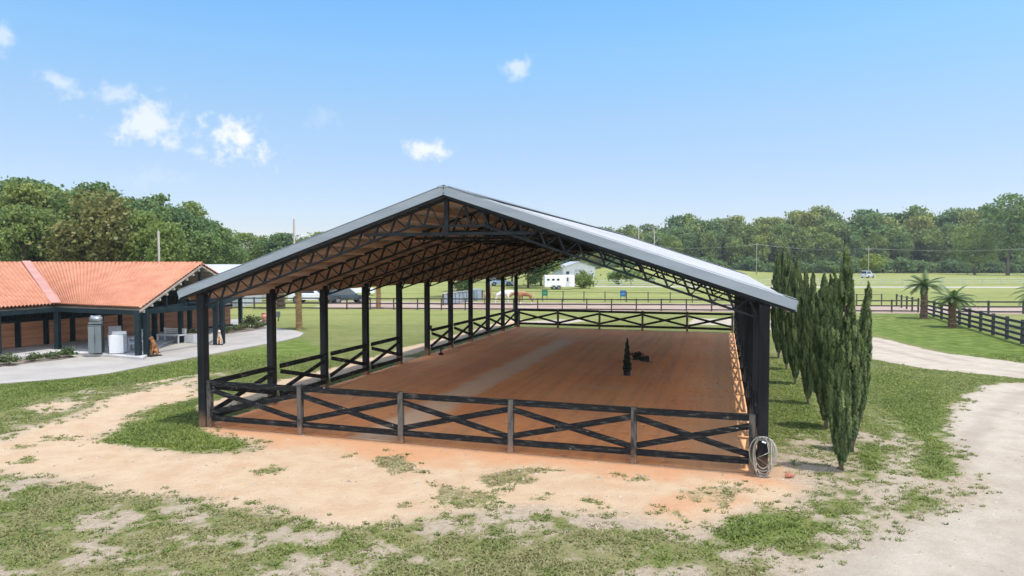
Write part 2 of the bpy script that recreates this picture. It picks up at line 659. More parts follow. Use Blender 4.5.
rl = sline(X, Y, W([(1500, 372), (1150, 384), (1060, 396), (1020, 420), (1005, 460), (985, 510), (940, 560), (880, 620)]))
rl2 = sline(X, Y, W([(690, 321), (800, 327), (850, 338), (900, 350), (960, 363), (1024, 370.5), (1150, 384)]))
rut = np.maximum(S(.42, .10, np.abs(rl-.85+.12*n2)), S(.35, .10, np.abs(rl2-.75+.1*n2)))*np.clip(.65+.7*n1, 0, 1)

# how thickly the grass grows
near = S(21, 14, Y)                                   # the rough strip in front
left_rough = S(-.5, 1.5, 2.5-np.abs(sline(X, Y, W([(0, 425), (100, 396), (200, 378)]))-.0))
cyp_side = S(7.2, 8.2, X-.31*(Y-14.8)+1.6)*S(46, 30, Y)
rough = np.clip(near+.7*left_rough+.24*cyp_side, 0, 1)
n5 = fbm(X, Y, .22, 71, 2)
patchy = .5+.62*(.42*n1+.55*n2+.70*n3+.45*n5)
cover = 1.02-rough*(.885-.85*patchy)-.10*np.clip(n4, -1, 1)*(1-rough)
bare = np.clip(sand+gravel+dirt, 0, 1)
boost = np.maximum.reduce([sd(X, Y, W(o)) for o in (
    [(876, 372), (940, 386), (958, 404), (950, 432), (972, 468), (958, 496), (905, 520), (862, 532), (884, 502), (908, 470), (902, 440), (878, 410)],
    [(705, 512), (760, 498), (800, 514), (850, 505), (872, 532), (812, 552), (740, 556), (690, 545)],
    [(775, 360), (800, 372), (838, 430), (828, 440), (792, 438), (778, 420)],
    [(846, 440), (880, 430), (894, 455), (880, 490), (856, 478)])])+.75*warp
boost = S(-.25, .75, boost)*(1-.75*np.clip(gravel, 0, 1))
cover = np.maximum(cover*(1-bare), .92*boost-.25*np.clip(n5+.2, 0, 1))
# stray tufts on the sand
tufts = [(395, 462, 1.0, .9), (515, 475, .95, .8), (637, 480, .42, .9), (720, 491, .9, .6), (268, 471, .45, .7), (460, 500, .8, .7), (447, 492, .4, .8), (600, 507, .7, .8), (655, 512, .5, .7), (545, 497, .5, .6), (300, 462, .25, .7), (150, 440, .5, .7), (420, 503, .35, .8), (30, 448, .9, .6), (60, 440, .5, .6), (25, 462, .6, .7)]
dry = np.zeros_like(X)
for (px, py, r, k) in tufts:
    p = G(px, py)
    q = 1-np.hypot((X-p.x)/r, (Y-p.y)/(r*.8))+.9*n2+.8*n3
    cover = np.maximum(cover, k*S(.15, .95, q)*.8)
    if py < 495 and px > 350:
        dry = np.maximum(dry, S(.0, .6, q))
cover = np.clip(cover, 0, 1)
dry = np.clip(dry+.65*rough*S(-.3, .9, n2+.5*n3)*(1-cyp_side*.5), 0, 1)
lush = S(-.1, .6, sd(X, Y, W([(92, 442), (130, 424), (206, 396), (206, 430), (250, 440), (245, 452), (190, 454), (130, 449)]))+.3*warp)
lush = np.maximum(lush, .8*S(-.3, .8, sd(X, Y, W([(0, 384), (100, 376), (200, 359), (300, 338), (330, 350), (200, 376), (100, 390), (0, 400)]))+.4*warp))
lush = np.maximum(lush, 1.0*S(-.3, .8, sd(X, Y, W([(868, 312), (930, 311), (1024, 343), (1100, 366), (1100, 372), (1024, 362), (948, 353), (900, 341), (860, 331)]))+.4*warp))
cover = np.maximum(cover, lush*(1-np.clip(gravel, 0, 1)))
lush = np.maximum(lush, .55*boost)
dry = dry*(1-.7*boost)
# red earth washed out of the arena
cB, sB = math.cos(BA), math.sin(BA)
U = (X-BO.x)*cB-(Y-BO.y)*sB
V = (X-BO.x)*sB+(Y-BO.y)*cB
orange = S(2.4, 0.0, -V+.9*n1+.5*n2)*S(-.8, .3, U)*S(BW+1.6, BW-.2, U)
orange = np.clip(np.maximum(orange, .7*S(.25, .8, n4+.3*n2)*sand*S(-.6, 1.2, d_sand))+.5*dirt*S(-.2, .5, n2), 0, 1)*.9
inside = (U > -.1) & (U < BW+.1) & (V > .05) & (V < BL+.1)
cover[inside] = 0
orange[inside] = .8


def ground_material():
    m = bpy.data.materials.new('yard ground')
    nt, ns, lk, bs = nodes_of(m)
    A = lambda n: N(nt, 'ShaderNodeAttribute', attribute_name=n).outputs['Fac']
    geo = N(nt, 'ShaderNodeNewGeometry')
    P = geo.outputs['Position']
    f1, f2, f3, f4 = noise(nt, P, 8, 7, .78), noise(nt, P, 1.4, 5, .6), noise(nt, P, 40, 3), noise(nt, P, .35, 4)
    # bare soil
    sandc = mixc(nt, ramp(nt, f2, .35, .68), (.50, .375, .25), (.455, .315, .198))
    sandc = mixc(nt, mathn(nt, 'MULTIPLY', ramp(nt, f1, .52, .72), .45), sandc, (.58, .465, .335))
    marks = ramp(nt, noise(nt, stretched(nt, P, (2.2, 3.5, 1)), 1.0, 6, .75), .60, .70)
    sandc = mixc(nt, mathn(nt, 'MULTIPLY', marks, .35), sandc, (.33, .21, .125))
    sandc = mixc(nt, ramp(nt, mathn(nt, 'ADD', A('orange'), mathn(nt, 'MULTIPLY', mathn(nt, 'SUBTRACT', f2, .5), .6)), .15, .95), sandc, (.50, .265, .14))
    grav = mixc(nt, ramp(nt, f2, .35, .7), (.455, .395, .315), (.385, .325, .255))
    grav = mixc(nt, mathn(nt, 'MULTIPLY', ramp(nt, f3, .5, .75), .6), grav, (.47, .42, .36))
    grav = mixc(nt, mathn(nt, 'MULTIPLY', ramp(nt, f4, .45, .62), .22), grav, (.36, .27, .21))
    grav = mixc(nt, mathn(nt, 'MULTIPLY', ramp(nt, noise(nt, P, 5, 6, .75), .62, .72), .5), grav, (.28, .24, .195))
    grav = mixc(nt, mathn(nt, 'MULTIPLY', A('rut'), .45), grav, (.27, .22, .175))
    earth = mixc(nt, ramp(nt, f1, .35, .65), (.29, .225, .155), (.42, .35, .265))
    soil = mixc(nt, A('sand'), earth, sandc)
    soil = mixc(nt, A('gravel'), soil, grav)
    soil = mixc(nt, mathn(nt, 'MULTIPLY', ramp(nt, f3, .55, .75), .30), soil, (.22, .165, .115))
    # turf
    g = mixc(nt, ramp(nt, f1, .35, .65), (.062, .092, .020), (.175, .19, .055))
    g = mixc(nt, mathn(nt, 'MULTIPLY', ramp(nt, f2, .40, .66), .6), g, (.19, .18, .07))
    g = mixc(nt, mathn(nt, 'MULTIPLY', ramp(nt, noise(nt, stretched(nt, P, (.25, .6, 1)), 1.0, 5, .65), .45, .68), .6), g, (.21, .19, .08))
    g = mixc(nt, mathn(nt, 'MULTIPLY', A('dry'), .75), g, (.27, .225, .125))
    g = mixc(nt, mathn(nt, 'MULTIPLY', A('lush'), .6), g, mixc(nt, ramp(nt, f1, .3, .7), (.10, .18, .022), (.18, .26, .035)))
    sp = N(nt, 'ShaderNodeSeparateXYZ')
    lk.new(P, sp.inputs[0])
    far = ramp(nt, sp.outputs[1], 34, 72)
    mow = noise(nt, stretched(nt, P, (.012, .16, 1)), 1.0, 4)
    fld = mixc(nt, ramp(nt, mow, .38, .62), (.235, .25, .075), (.17, .20, .056))
    fld = mixc(nt, mathn(nt, 'MULTIPLY', ramp(nt, f4, .40, .66), .5), fld, (.31, .285, .11))
    g = mixc(nt, mathn(nt, 'MULTIPLY', far, .9), g, fld)
    g = mixc(nt, mathn(nt, 'MULTIPLY', A('lush'), ramp(nt, f2, .72, .30)), g, mixc(nt, ramp(nt, f1, .3, .7), (.046, .080, .009), (.092, .125, .016)))
    cv = mathn(nt, 'ADD', A('cover'), mathn(nt, 'MULTIPLY', mathn(nt, 'SUBTRACT', f1, .5), 1.5))
    c = mixc(nt, ramp(nt, cv, .32, .62), soil, g)
    lk.new(c, bs.inputs['Base Color'])
    bs.inputs['Roughness'].default_value = .95
    bs.inputs['Specular IOR Level'].default_value = .15
    b = N(nt, 'ShaderNodeBump')
    b.inputs['Strength'].default_value = .9
    b.inputs['Distance'].default_value = .07
    lk.new(mathn(nt, 'ADD', mathn(nt, 'MULTIPLY', f1, .8), mathn(nt, 'ADD', mathn(nt, 'MULTIPLY', f2, 1.2), mathn(nt, 'MULTIPLY', f3, .3))), b.inputs['Height'])
    lk.new(b.outputs[0], bs.inputs['Normal'])
    return m


GROUND = ground_material()
Zg = np.zeros_like(X)
VV = np.stack([X.ravel(), Y.ravel(), Zg.ravel()], 1)
att = {k: v.ravel() for k, v in dict(sand=sand, gravel=gravel, cover=cover, dry=dry, lush=lush, orange=orange, rut=rut).items()}
idx = np.arange(nx*ny).reshape(ny, nx)
Q = np.stack([idx[:-1, :-1], idx[:-1, 1:], idx[1:, 1:], idx[1:, :-1]], -1).reshape(-1, 4)
fm = lambda a: a.ravel()[Q].mean(1)
fc, fs_, fg = fm(cover), fm(sand), fm(gravel)
cls = np.where((fg > .5) & (fc < .5), 2, np.where(((fs_ > .45) | (fm(inside.astype(float)) > .5)) & (fc < .5), 1, 0))
for ci, (nm, lb, ct) in enumerate((('ground', 'patchy grass ground running out to the far field and horizon', 'ground'),
                                   ('sand_yard', 'pale peach sand of the yard and the trail beside the barn', 'sand'),
                                   ('gravel_driveway', 'pale gravel of the driveway curving along the right side', 'driveway'))):
    q = Q[cls == ci]
    used, inv = np.unique(q, return_inverse=True)
    v = VV[used]
    q = inv.reshape(-1, 4)
    at = {k: a[used] for k, a in att.items()}
    if ci == 0:      # the rest of the land, around the detailed yard
        B = 4000.0
        ex = np.array([(-B, -B), (B, -B), (B, GY0), (-B, GY0), (-B, GY1), (B, GY1), (B, B), (-B, B), (GX0, GY0), (GX0, GY1), (GX1, GY0), (GX1, GY1)])
        nb = len(v)
        v = np.concatenate([v, np.c_[ex, np.zeros(len(ex))]])
        q = np.concatenate([q, nb+np.array([(0, 1, 2, 3), (4, 5, 6, 7), (3, 8, 9, 4), (10, 2, 5, 11)])])
        for k in at:
            at[k] = np.concatenate([at[k], np.full(len(ex), 1.0 if k == 'cover' else 0.0)])
    me = mesh_np(nm, v, q, {k: ('POINT', a) for k, a in at.items()})
    tag(link(nm, me, GROUND), lb, ct, kind='structure')

# grass: short tufts where the cover is thick
def scatter_grass():
    n = 620000
    x = RNG.uniform(-24, 26, n)
    y = 7+RNG.beta(1.0, 1.9, n)*27
    ii = np.clip(((y-GY0)/ST).astype(int), 0, ny-1)
    jj = np.clip(((x-GX0)/ST).astype(int), 0, nx-1)
    cv = cover[ii, jj]+.25*fbm(x, y, .3, 33, 2)
    keep = (RNG.random(n) < np.clip((cv-.30)*1.5, 0, 1)) & (np.abs(x) < 1.05*y+3)
    x, y, ii, jj, cv = x[keep], y[keep], ii[keep], jj[keep], cv[keep]
    n = len(x)
    lu, dr = lush[ii, jj], dry[ii, jj]
    V, T, tint, dd = [], [], [], []
    K = 3
    for k in range(K):
        az = RNG.uniform(0, 2*PI, n)
        hgt = RNG.uniform(.014, .042, n)*(1+1.0*lu)*np.clip(cv, .4, 1)
        wid = RNG.uniform(.008, .018, n)*(1+y*.03)
        lean = RNG.uniform(.5, 2.2, n)*hgt
        bx = x+RNG.normal(0, .03, n)
        by = y+RNG.normal(0, .03, n)
        ca, sa = np.cos(az), np.sin(az)
        p0 = np.c_[bx-sa*wid, by+ca*wid, np.zeros(n)]
        p1 = np.c_[bx+sa*wid, by-ca*wid, np.zeros(n)]
        p2 = np.c_[bx+ca*lean, by+sa*lean, hgt]
        V.append(np.stack([p0, p1, p2], 1).reshape(-1, 3))
        t = np.clip(RNG.normal(.45, .25, n)+.2*fbm(x, y, .8, 44, 2), 0, 1)
        tint.append(np.repeat(t, 3))
        dd.append(np.repeat(np.clip(dr+RNG.normal(0, .22, n)-.3*lu, 0, 1), 3))
    V = np.concatenate(V)
    T = np.arange(len(V)).reshape(-1, 3)
    me = mesh_np('grass', V, T, {'tint': ('POINT', np.concatenate(tint)), 'dry': ('POINT', np.concatenate(dd))})
    m = leaf_mat('grass blades', (.095, .145, .026), (.245, .29, .065), None, .4)
    nt = m.node_tree
    at = N(nt, 'ShaderNodeAttribute', attribute_name='dry')
    mixnode = [n_ for n_ in nt.nodes if n_.type == 'MIX'][0]
    c = mixc(nt, at.outputs['Fac'], mixnode.outputs[2], (.33, .285, .15))
    nt.links.new(c, nt.nodes['Principled BSDF'].inputs['Base Color'])
    for n_ in nt.nodes:
        if n_.type == 'BSDF_TRANSLUCENT':
            nt.links.new(c, n_.inputs['Color'])
    tag(link('grass', me, m), 'short patchy grass growing over the yard', 'grass', kind='stuff')


scatter_grass()


def scatter_clumps():
    """single weeds and tussocks straggling out over the bare ground"""
    n = 60000
    x = RNG.uniform(-22, 24, n)
    y = 8+RNG.beta(1.0, 1.7, n)*24
    ii = np.clip(((y-GY0)/ST).astype(int), 0, ny-1)
    jj = np.clip(((x-GX0)/ST).astype(int), 0, nx-1)
    cv = cover[ii, jj]
    pr = np.where(inside[ii, jj], 0, np.clip(cv*1.1-.05, 0, .24)*np.clip((.75-cv)*2, 0, 1)+.035*S(.25, .9, rough[ii, jj])*(cv > .5))
    k = RNG.random(n) < pr
    x, y, cl, lu = x[k], y[k], np.clip(cv[k], 0, 1), lush[ii, jj][k]
    n = len(x)
    B = 24
    r = RNG.uniform(.02, .09, n)[:, None]
    az = RNG.uniform(0, 2*PI, (n, B))
    q = np.sqrt(RNG.random((n, B)))*r*np.array([1.0])
    bx, by = x[:, None]+q*np.cos(az)*1.5, y[:, None]+q*np.sin(az)
    hg = RNG.uniform(.018, .05, (n, B))*(.6+r*5)
    wi = RNG.uniform(.005, .010, (n, B))*(1+y[:, None]*.03)
    ca, sa = np.cos(az+RNG.normal(0, .6, (n, B))), np.sin(az)
    le = hg*RNG.uniform(.4, 1.6, (n, B))
    z = np.zeros_like(bx)
    V = np.stack([np.stack([bx-sa*wi, by+ca*wi, z], -1), np.stack([bx+sa*wi, by-ca*wi, z], -1), np.stack([bx+ca*le, by+sa*le, hg], -1)], 2).reshape(-1, 3)
    t = np.repeat(np.clip(RNG.normal(.22, .2, (n, 1))+RNG.normal(0, .1, (n, B)), 0, 1).ravel(), 3)
    d = np.repeat(np.clip(RNG.normal(.12, .3, (n, 1))+RNG.normal(0, .1, (n, B)), 0, 1).ravel(), 3)
    me = mesh_np('weeds', V, np.arange(len(V)).reshape(-1, 3), {'tint': ('POINT', t), 'dry': ('POINT', d)})
    tag(link('weeds', me, MATS['grass blades']), 'scattered weed tufts straggling over the bare sandy ground', 'weeds', kind='stuff')


scatter_clumps()

# small stones, clods and twigs strewn on sand and gravel
def scatter_pebbles():
    n = 5200
    x = RNG.uniform(-16, 22, n)
    y = 8+RNG.beta(1.0, 2.2, n)*22
    ii = np.clip(((y-GY0)/ST).astype(int), 0, ny-1)
    jj = np.clip(((x-GX0)/ST).astype(int), 0, nx-1)
    bareness = np.clip(sand+gravel+dirt, 0, 1)[ii, jj]
    k = (RNG.random(n) < bareness*.8) & ~inside[ii, jj]
    x, y = x[k], y[k]
    n = len(x)
    base = np.array([(1, 0, 0), (0, 1, 0), (-1, 0, 0), (0, -1, 0), (0, 0, .8)], float)
    r = RNG.gamma(2.0, .006, n)+.006
    V = base[None]*r[:, None, None]*RNG.uniform(.6, 1.4, (n, 5, 1))
    V[..., 0] += x[:, None]
    V[..., 1] += y[:, None]
    T = np.array([(0, 1, 4), (1, 2, 4), (2, 3, 4), (3, 0, 4)])
    F_ = (np.arange(n)[:, None, None]*5+T[None]).reshape(-1, 3)
    me = mesh_np('pebbles', V.reshape(-1, 3), F_)
    m = mat('pebble stone', (.42, .36, .29), (.2, .16, .12), .9, 2.5)
    tag(link('pebbles', me, m), 'small clods and pebbles strewn over sand and gravel', 'pebbles', kind='stuff')


scatter_pebbles()

# ------------------------------------------------------------------ far land: tracks, road, hill
TRACK = mat('pinkish track footing', (.275, .19, .14), (.34, .25, .195), .95, .25, bump=.3, bscale=4)
LANE = mat('pale lane', (.40, .37, .30), (.33, .30, .245), .95, .1)


def sheet(name, pts, m, label, cat, z=.004):
    me = bpy.data.meshes.new(name)
    me.from_pydata([(p[0], p[1], z) for p in pts], [], [tuple(range(len(pts)))])
    return tag(link(name, me, m), label, cat, kind='structure')


FNC = lambda t: Vector((-60+120*t, 71.0-15.0*t, 0))            # the long fence line across the back
sheet('riding_track', [(-20, 66.6), (40, 59.6), (52, 58.2), (60, 66), (30, 73), (-20, 79)], TRACK, 'pinkish dirt riding track between the two back fences', 'riding track')
sheet('farm_lane', [(15, 122), (180, 113), (180, 119), (15, 128)], LANE, 'thin pale lane across the far field', 'lane')


def hill(cx, cy, rx, ry, h):
    n = 40
    V, Fq = [], []
    for j in range(n+1):
        for i in range(n+1):
            a, b = -1+2*i/n, -1+2*j/n
            e = math.exp(-2.6*(a*a+b*b))
            V.append((cx+a*rx, cy+b*ry, h*e-.22*h))
    for j in range(n):
        for i in range(n):
            k = j*(n+1)+i
            Fq.append((k, k+1, k+n+2, k+n+1))
    me = mesh_np('hill', V, Fq, {'cover': ('POINT', np.ones(len(V)))}, smooth=True)
    tag(link('hill', me, GROUND), 'gentle grassy rise behind the horse trailer', 'hill', kind='structure')


hill(X_at(640, 300), 300, 75, 90, 6.2)

# ------------------------------------------------------------------ plain board fences
def board_fence(name, label, a, b, spacing, h, rails, m, post=.12, rh=.13, rt=.04, group=None, topcap=False, z0=0.0):
    A, B = Vector((a[0], a[1], 0)), Vector((b[0], b[1], 0))
    d = B-A
    L = d.length
    d.normalize()
    t = thing(name, label, 'fence', A, 0, group)
    nrm = Vector((d.y, -d.x, 0))
    n = max(1, round(L/spacing))
    mb = None
    for i in range(n+1):
        s = L*i/n
        MB().bar(d*s+Vector((0, 0, -.1)), d*s+Vector((random.uniform(-.02, .02), 0, h+.04)), post, post, up=d).build('post', m, t)
    for z in rails:
        mb = MB()
        for i in range(n):
            mb.bar(d*(L*i/n+.004)+nrm*(post/2+rt/2+.003)+Vector((0, 0, z+random.uniform(-.012, .012))), d*(L*(i+1)/n-.004)+nrm*(post/2+rt/2+.003)+Vector((0, 0, z+random.uniform(-.012, .012))), rt, rh)
        mb.build('rail', m, t)
    return t


BLK = mat('black fence board', (.014, .017, .019), (.035, .038, .04), .75, 1.5)
DKB = mat('dark brown fence board', (.035, .028, .026), (.07, .055, .05), .8, 1.5)
GRY = mat('grey pipe rail', (.42, .44, .45), (.34, .36, .37), .6, 1.5)
p1, p2 = G(926.5, 315), G(1021.5, 343.8)
dv = (p2-p1)
board_fence('board_fence', 'black four board fence beside the two palms, running towards the driveway', p1, p1+dv*1.45, 2.5, 1.32, (.22, .55, .88, 1.22), BLK, .15, .15, .045)
q0 = G(953.8, 313.5)
board_fence('board_fence', 'black three board fence crossing the field behind the palms', q0, (q0.x+26, q0.y-2.2), 2.9, 1.12, (.18, .62, 1.05), BLK, .13, .13)
q1, q2 = (X_at(160, 66), 66.5), tuple(G(918, 312.5))[:2]
board_fence('board_fence', 'long dark three board fence across the back of the lawn, nearer of the two', q1, q2, 2.3, 1.12, (.14, .60, 1.06), DKB, .11, .12)
q3, q4 = (X_at(482, 80), 80.5), (X_at(885, 71), 71.5)
tf = board_fence('wire_fence', 'thin dark post and wire fence beyond the riding track carrying two signs', q3, q4, 2.35, 1.15, (1.10,), DKB, .10, .05)
board_fence('wire_fence', 'short dark post run leading off the track near the palms', G(896.5, 306.5), G(918, 312.5), 2.2, 1.25, (1.15,), BLK, .13, .05)
board_fence('pipe_fence', 'pale grey pipe fence across the far field beside the lane', (X_at(575, 124), 124), (X_at(1060, 138), 138), 4.4, 1.2, (.35, .75, 1.15), GRY, .10, .06, .05)

for (px, c1, lb) in ((544.8, (.015, .16, .085), 'green square board hung on the wire fence'), (623.2, (.02, .14, .30), 'blue square board hung on the wire fence')):
    Yf = 80.5+(71.5-80.5)*((px-482)/(885-482))-.18
    s = thing('arena_sign', lb, 'sign', (X_at(px, Yf), Yf, 0), -.1)
    MB().box(-.33, .33, -.015, .015, .62, 1.33).build('board', mat('board paint %s' % lb.split()[0], c1, None, .5), s, bevel=.01)
    MB().box(-.18, .18, -.019, -.0155, .86, 1.08).build('faded_panel', mat('faded %s' % lb.split()[0], tuple(x*1.9+.03 for x in c1), None, .6), s)
    for x in (-.25, .25):
        MB().box(x-.02, x+.02, .016, .05, .0, 1.2).build('stake', DKB, s)

# ------------------------------------------------------------------ foliage
def leaf_quads(C, size, out, aspect=1.0, updir=None):
    """one quad per centre; out biases the facing"""
    n = len(C)
    nr = RNG.normal(0, 1, (n, 3))
    nr /= np.linalg.norm(nr, axis=1)[:, None]
    nr = nr+out
    nr /= np.linalg.norm(nr, axis=1)[:, None]+1e-9
    t = RNG.normal(0, 1, (n, 3)) if updir is None else updir
    a = np.cross(nr, t)
    a /= np.linalg.norm(a, axis=1)[:, None]+1e-9
    b = np.cross(a, nr)
    s = size*RNG.uniform(.6, 1.4, n)
    a *= s[:, None]*.5
    b *= s[:, None]*.5*aspect
    k = RNG.uniform(.2, .5, (n, 1))
    V = np.stack([C-b, C+a-b*k, C+b, C-a+b*k*.6], 1).reshape(-1, 3)
    return V, np.arange(4*n).reshape(-1, 4)


def crown_mesh(name, h, r, base, lobes, clumps, per, leaf, seed, squash=1.0, gap=.0):
    g = np.random.default_rng(seed)
    cz = (h+base)/2
    hz = (h-base)/2
    LC = []
    for i in range(lobes):
        d = g.normal(0, 1, 3)
        d /= np.linalg.norm(d)
        k = g.uniform(.40, .86)
        LC.append((d[0]*r*k, d[1]*r*k, cz+d[2]*hz*k*.95, g.uniform(.24, .46)*min(r, hz*1.1)))
    LC.append((0, 0, cz+hz*.45, .5*min(r, hz)))
    C, O, T = [], [], []
    for i in range(clumps):
        l = LC[g.integers(len(LC))]
        d = g.normal(0, 1, 3)
        d[2] += .35
        d /= np.linalg.norm(d)
        rr = l[3]*g.uniform(.75, 1.12)
        c = np.array(l[:3])+d*rr*np.array([1, 1, .8*squash])
        lt_ = math.sin(l[0]*37.7+l[2]*23.3+seed)*.24
        sig = leaf*g.uniform(.8, 1.7)
        pts = c+g.normal(0, 1, (per, 3))*sig*np.array([1, 1, .6])
        C.append(pts)
        O.append(np.repeat((d*.7+np.array([0, 0, .35]))[None], per, 0))
        tt = np.clip(g.normal(.46, .20)+lt_, 0, 1)
        T.append(np.clip(tt+g.normal(0, .12, per), 0, 1))
    C, O, T = np.concatenate(C), np.concatenate(O), np.concatenate(T)
    k = h/np.percentile(C[:, 2], 99.6)
    C[:, 2] = np.maximum(C[:, 2]*k, .15)
    LC = [(a, b, c*k, d) for a, b, c, d in LC]
    ok = C[:, 2] < h*1.005
    C, O, T = C[ok], O[ok], T[ok]
    V, q = leaf_quads(C, leaf, O)
    return mesh_np(name, V, q, {'tint': ('FACE', T)}), LC


def trunk_mb(h, r, LC, lean=0.0, seed=0):
    rd = random.Random(seed)
    mb = MB()
    pts = [Vector((lean*z/h+rd.uniform(-.1, .1)*(z > 0), rd.uniform(-.1, .1)*(z > 0), z)) for z in np.linspace(-.2, h*.72, 6)]
    mb.tube(pts, [r*1.25, r, r*.9, r*.75, r*.55, r*.35], 8)
    for l in LC[:9]:
        k = rd.uniform(.30, .62)
        s = Vector((lean*k, 0, h*k))
        e = Vector(l[:3])
        mid = s.lerp(e, .5)+Vector((0, 0, -.03*h))
        mb.tube([s, mid, e], [r*.42, r*.26, r*.08], 6)
    return mb


LEAF_A = leaf_mat('oak leaves', (.058, .105, .030), (.235, .295, .080), (.20, .27, .06), .4, .7)
LEAF_B = leaf_mat('deep green leaves', (.042, .092, .040), (.155, .24, .088), (.15, .22, .06), .35, .8)
LEAF_C = leaf_mat('yellow green leaves', (.11, .155, .032), (.30, .34, .080), (.24, .23, .07), .4, .6)
BARK = mat('grey brown bark', (.14, .11, .085), (.08, .06, .045), .9, 2, (1, 1, .2), .6, 12)
PALEBARK = mat('bleached bare wood', (.42, .38, .33), (.33, .30, .26), .9, 2)


def tree_proto(name, label, group, h, r, base, m, lobes, clumps, per, leaf, seed, tr=.28):
    t = thing(name, label, 'tree', (0, 0, 0), 0, group)
    me, LC = crown_mesh('crown', h, r, base, lobes, clumps, per, leaf, seed)
    link('crown', me, m, t)
    trunk_mb(h, tr, LC, 0, seed).build('trunk', BARK, t, smooth=True)
    return t


USED = set()


def plant(proto, x, y, s, rz=None, label=None, group=None, sz=None):
    if proto.name in USED:
        o = copy_tree(proto)
    else:
        o = proto
        USED.add(proto.name)
    o.location = (x, y, 0)
    o.rotation_euler = (0, 0, random.uniform(0, 2*PI) if rz is None else rz)
    o.scale = (s, s, sz or s)
    if label:
        o['label'] = label
    if group:
        o['group'] = group
    return o


# far woods beyond the field on the right (unit trees about 22 m tall)
FARG = 'trees of the wood beyond the far field'
fp = [tree_proto('broadleaf_tree', 'mid green broadleaf tree in the wood beyond the far field', FARG, 22, 7.0, 2.0, LEAF_A, 16, 330, 12, .95, 101, .4),
      tree_proto('broadleaf_tree', 'mid green broadleaf tree in the wood beyond the far field', FARG, 22, 6.2, 4.0, LEAF_A, 14, 300, 12, .90, 102, .4),
      tree_proto('evergreen_tree', 'deep green full tree in the wood beyond the far field', FARG, 22, 6.6, 1.5, LEAF_B, 15, 330, 12, .90, 103, .4),
      tree_proto('evergreen_tree', 'deep green full tree in the wood beyond the far field', FARG, 22, 5.6, 5.0, LEAF_B, 12, 260, 12, .95, 104, .4),
      tree_proto('yellow_green_tree', 'yellow green bushy tree in the wood beyond the far field', FARG, 22, 7.0, 1.0, LEAF_C, 16, 330, 12, .90, 105, .4)]


def top_right(px):
    """height of the tree line seen above the field, as the photograph's py"""
    pts = [(560, 238), (600, 226), (640, 221), (700, 219), (750, 222), (800, 215), (830, 210), (880, 211), (930, 212), (960, 213), (985, 206), (1030, 205), (1100, 208), (1250, 212)]
    for (a, b), (c, d) in zip(pts[:-1], pts[1:]):
        if a <= px <= c:
            return b+(d-b)*(px-a)/(c-a)
    return 215


rt = random.Random(5)
for row, (Y0, step, drop) in enumerate(((275, 26, 17), (284, 19, 7), (297, 17, 0))):
    px = 560+row*7
    while px < 1120:
        yy = Y0+rt.uniform(-4, 4)
        hh = Z_at(top_right(px)+drop+rt.uniform(-6, 8), yy)
        if px < 720:
            k = rt.choices(range(5), (3, 3, 4, 3, .3 if px > 660 else 2))[0]
        elif px < 900:
            k = rt.choices(range(5), (3.5, 3, 1.2, 1.2, 5))[0]
        else:
            k = rt.choices(range(5), (2.5, 2, 1.5, 1, 7))[0]
        if row == 0 and rt.random() < .5:
            k = rt.choice((2, 0, 3))
        s = hh/22
        plant(fp[k], X_at(px, yy), yy, s*rt.uniform(.72, 1.05), sz=s)
        px += step*rt.uniform(.65, 1.15)
# low shrubs hiding the feet of the wood
bp_ = tree_proto('undergrowth_shrub', 'dark shrub at the foot of the wood along the far field', 'shrubs along the foot of the far wood', 7, 5.5, .0, LEAF_B, 12, 150, 12, .8, 120, .15)
px = 565
while px < 1120:
    yy = 266+rt.uniform(-2, 3)
    plant(bp_, X_at(px, yy), yy, rt.uniform(.55, 1.05))
    px += 15*rt.uniform(.7, 1.4)
px = 550
while px < 1140:
    yy = 303+rt.uniform(-3, 3)
    plant(bp_, X_at(px, yy), yy, rt.uniform(1.3, 1.7), label='taller dark shrub standing in the depth of the far wood', group='thicket in the depth of the far wood')
    px += 17*rt.uniform(.8, 1.2)
# the larger oak at the right edge and the bright little tree by the pole
big = tree_proto('oak_tree', 'tall open crowned oak rising above the wood at the right edge', None, 26, 9, 4, LEAF_B, 15, 240, 14, .75, 131, .5)
plant(big, X_at(1008, 225), 225, 26.5/26)
big2 = tree_proto('oak_tree', 'wide grey green oak below and left of the tallest oak', None, 22, 10, 2, LEAF_A, 18, 360, 13, .75, 132, .5)
plant(big2, X_at(975, 235), 235, .80)
lt = tree_proto('young_tree', 'small bright yellow green tree behind the far utility pole', None, 7, 4.4, 1.2, leaf_mat('bright young leaves', (.10, .15, .02), (.24, .30, .04), None, .4), 9, 150, 10, .55, 133, .15)
plant(lt, X_at(870, 218), 218, 1.0)
# two bleached snags in front of the wood
for (px, yy, top, lb) in ((653.5, 262, 224, 'bare bleached snag rising from the wood above the barn roof, the taller of two'), (638, 264, 226, 'bare bleached snag left of the taller one in the far wood')):
    hh = Z_at(top, yy)
    t = thing('dead_tree', lb, 'tree', (X_at(px, yy), yy, 0))
    mb = MB().tube([(0, 0, 0), (.3, 0, hh*.5), (.1, 0, hh)], [.4, .3, .07], 7)
    mb.build('trunk', PALEBARK, t, smooth=True)
    for k in range(4):
        z = hh*(.6+.1*k)
        MB().tube([(.2, 0, z), (.2+(-1)**k*1.4, .3, z+1.6), (.2+(-1)**k*1.9, .3, z+3.0)], [.13, .08, .03], 5).build('limb', PALEBARK, t, smooth=True)

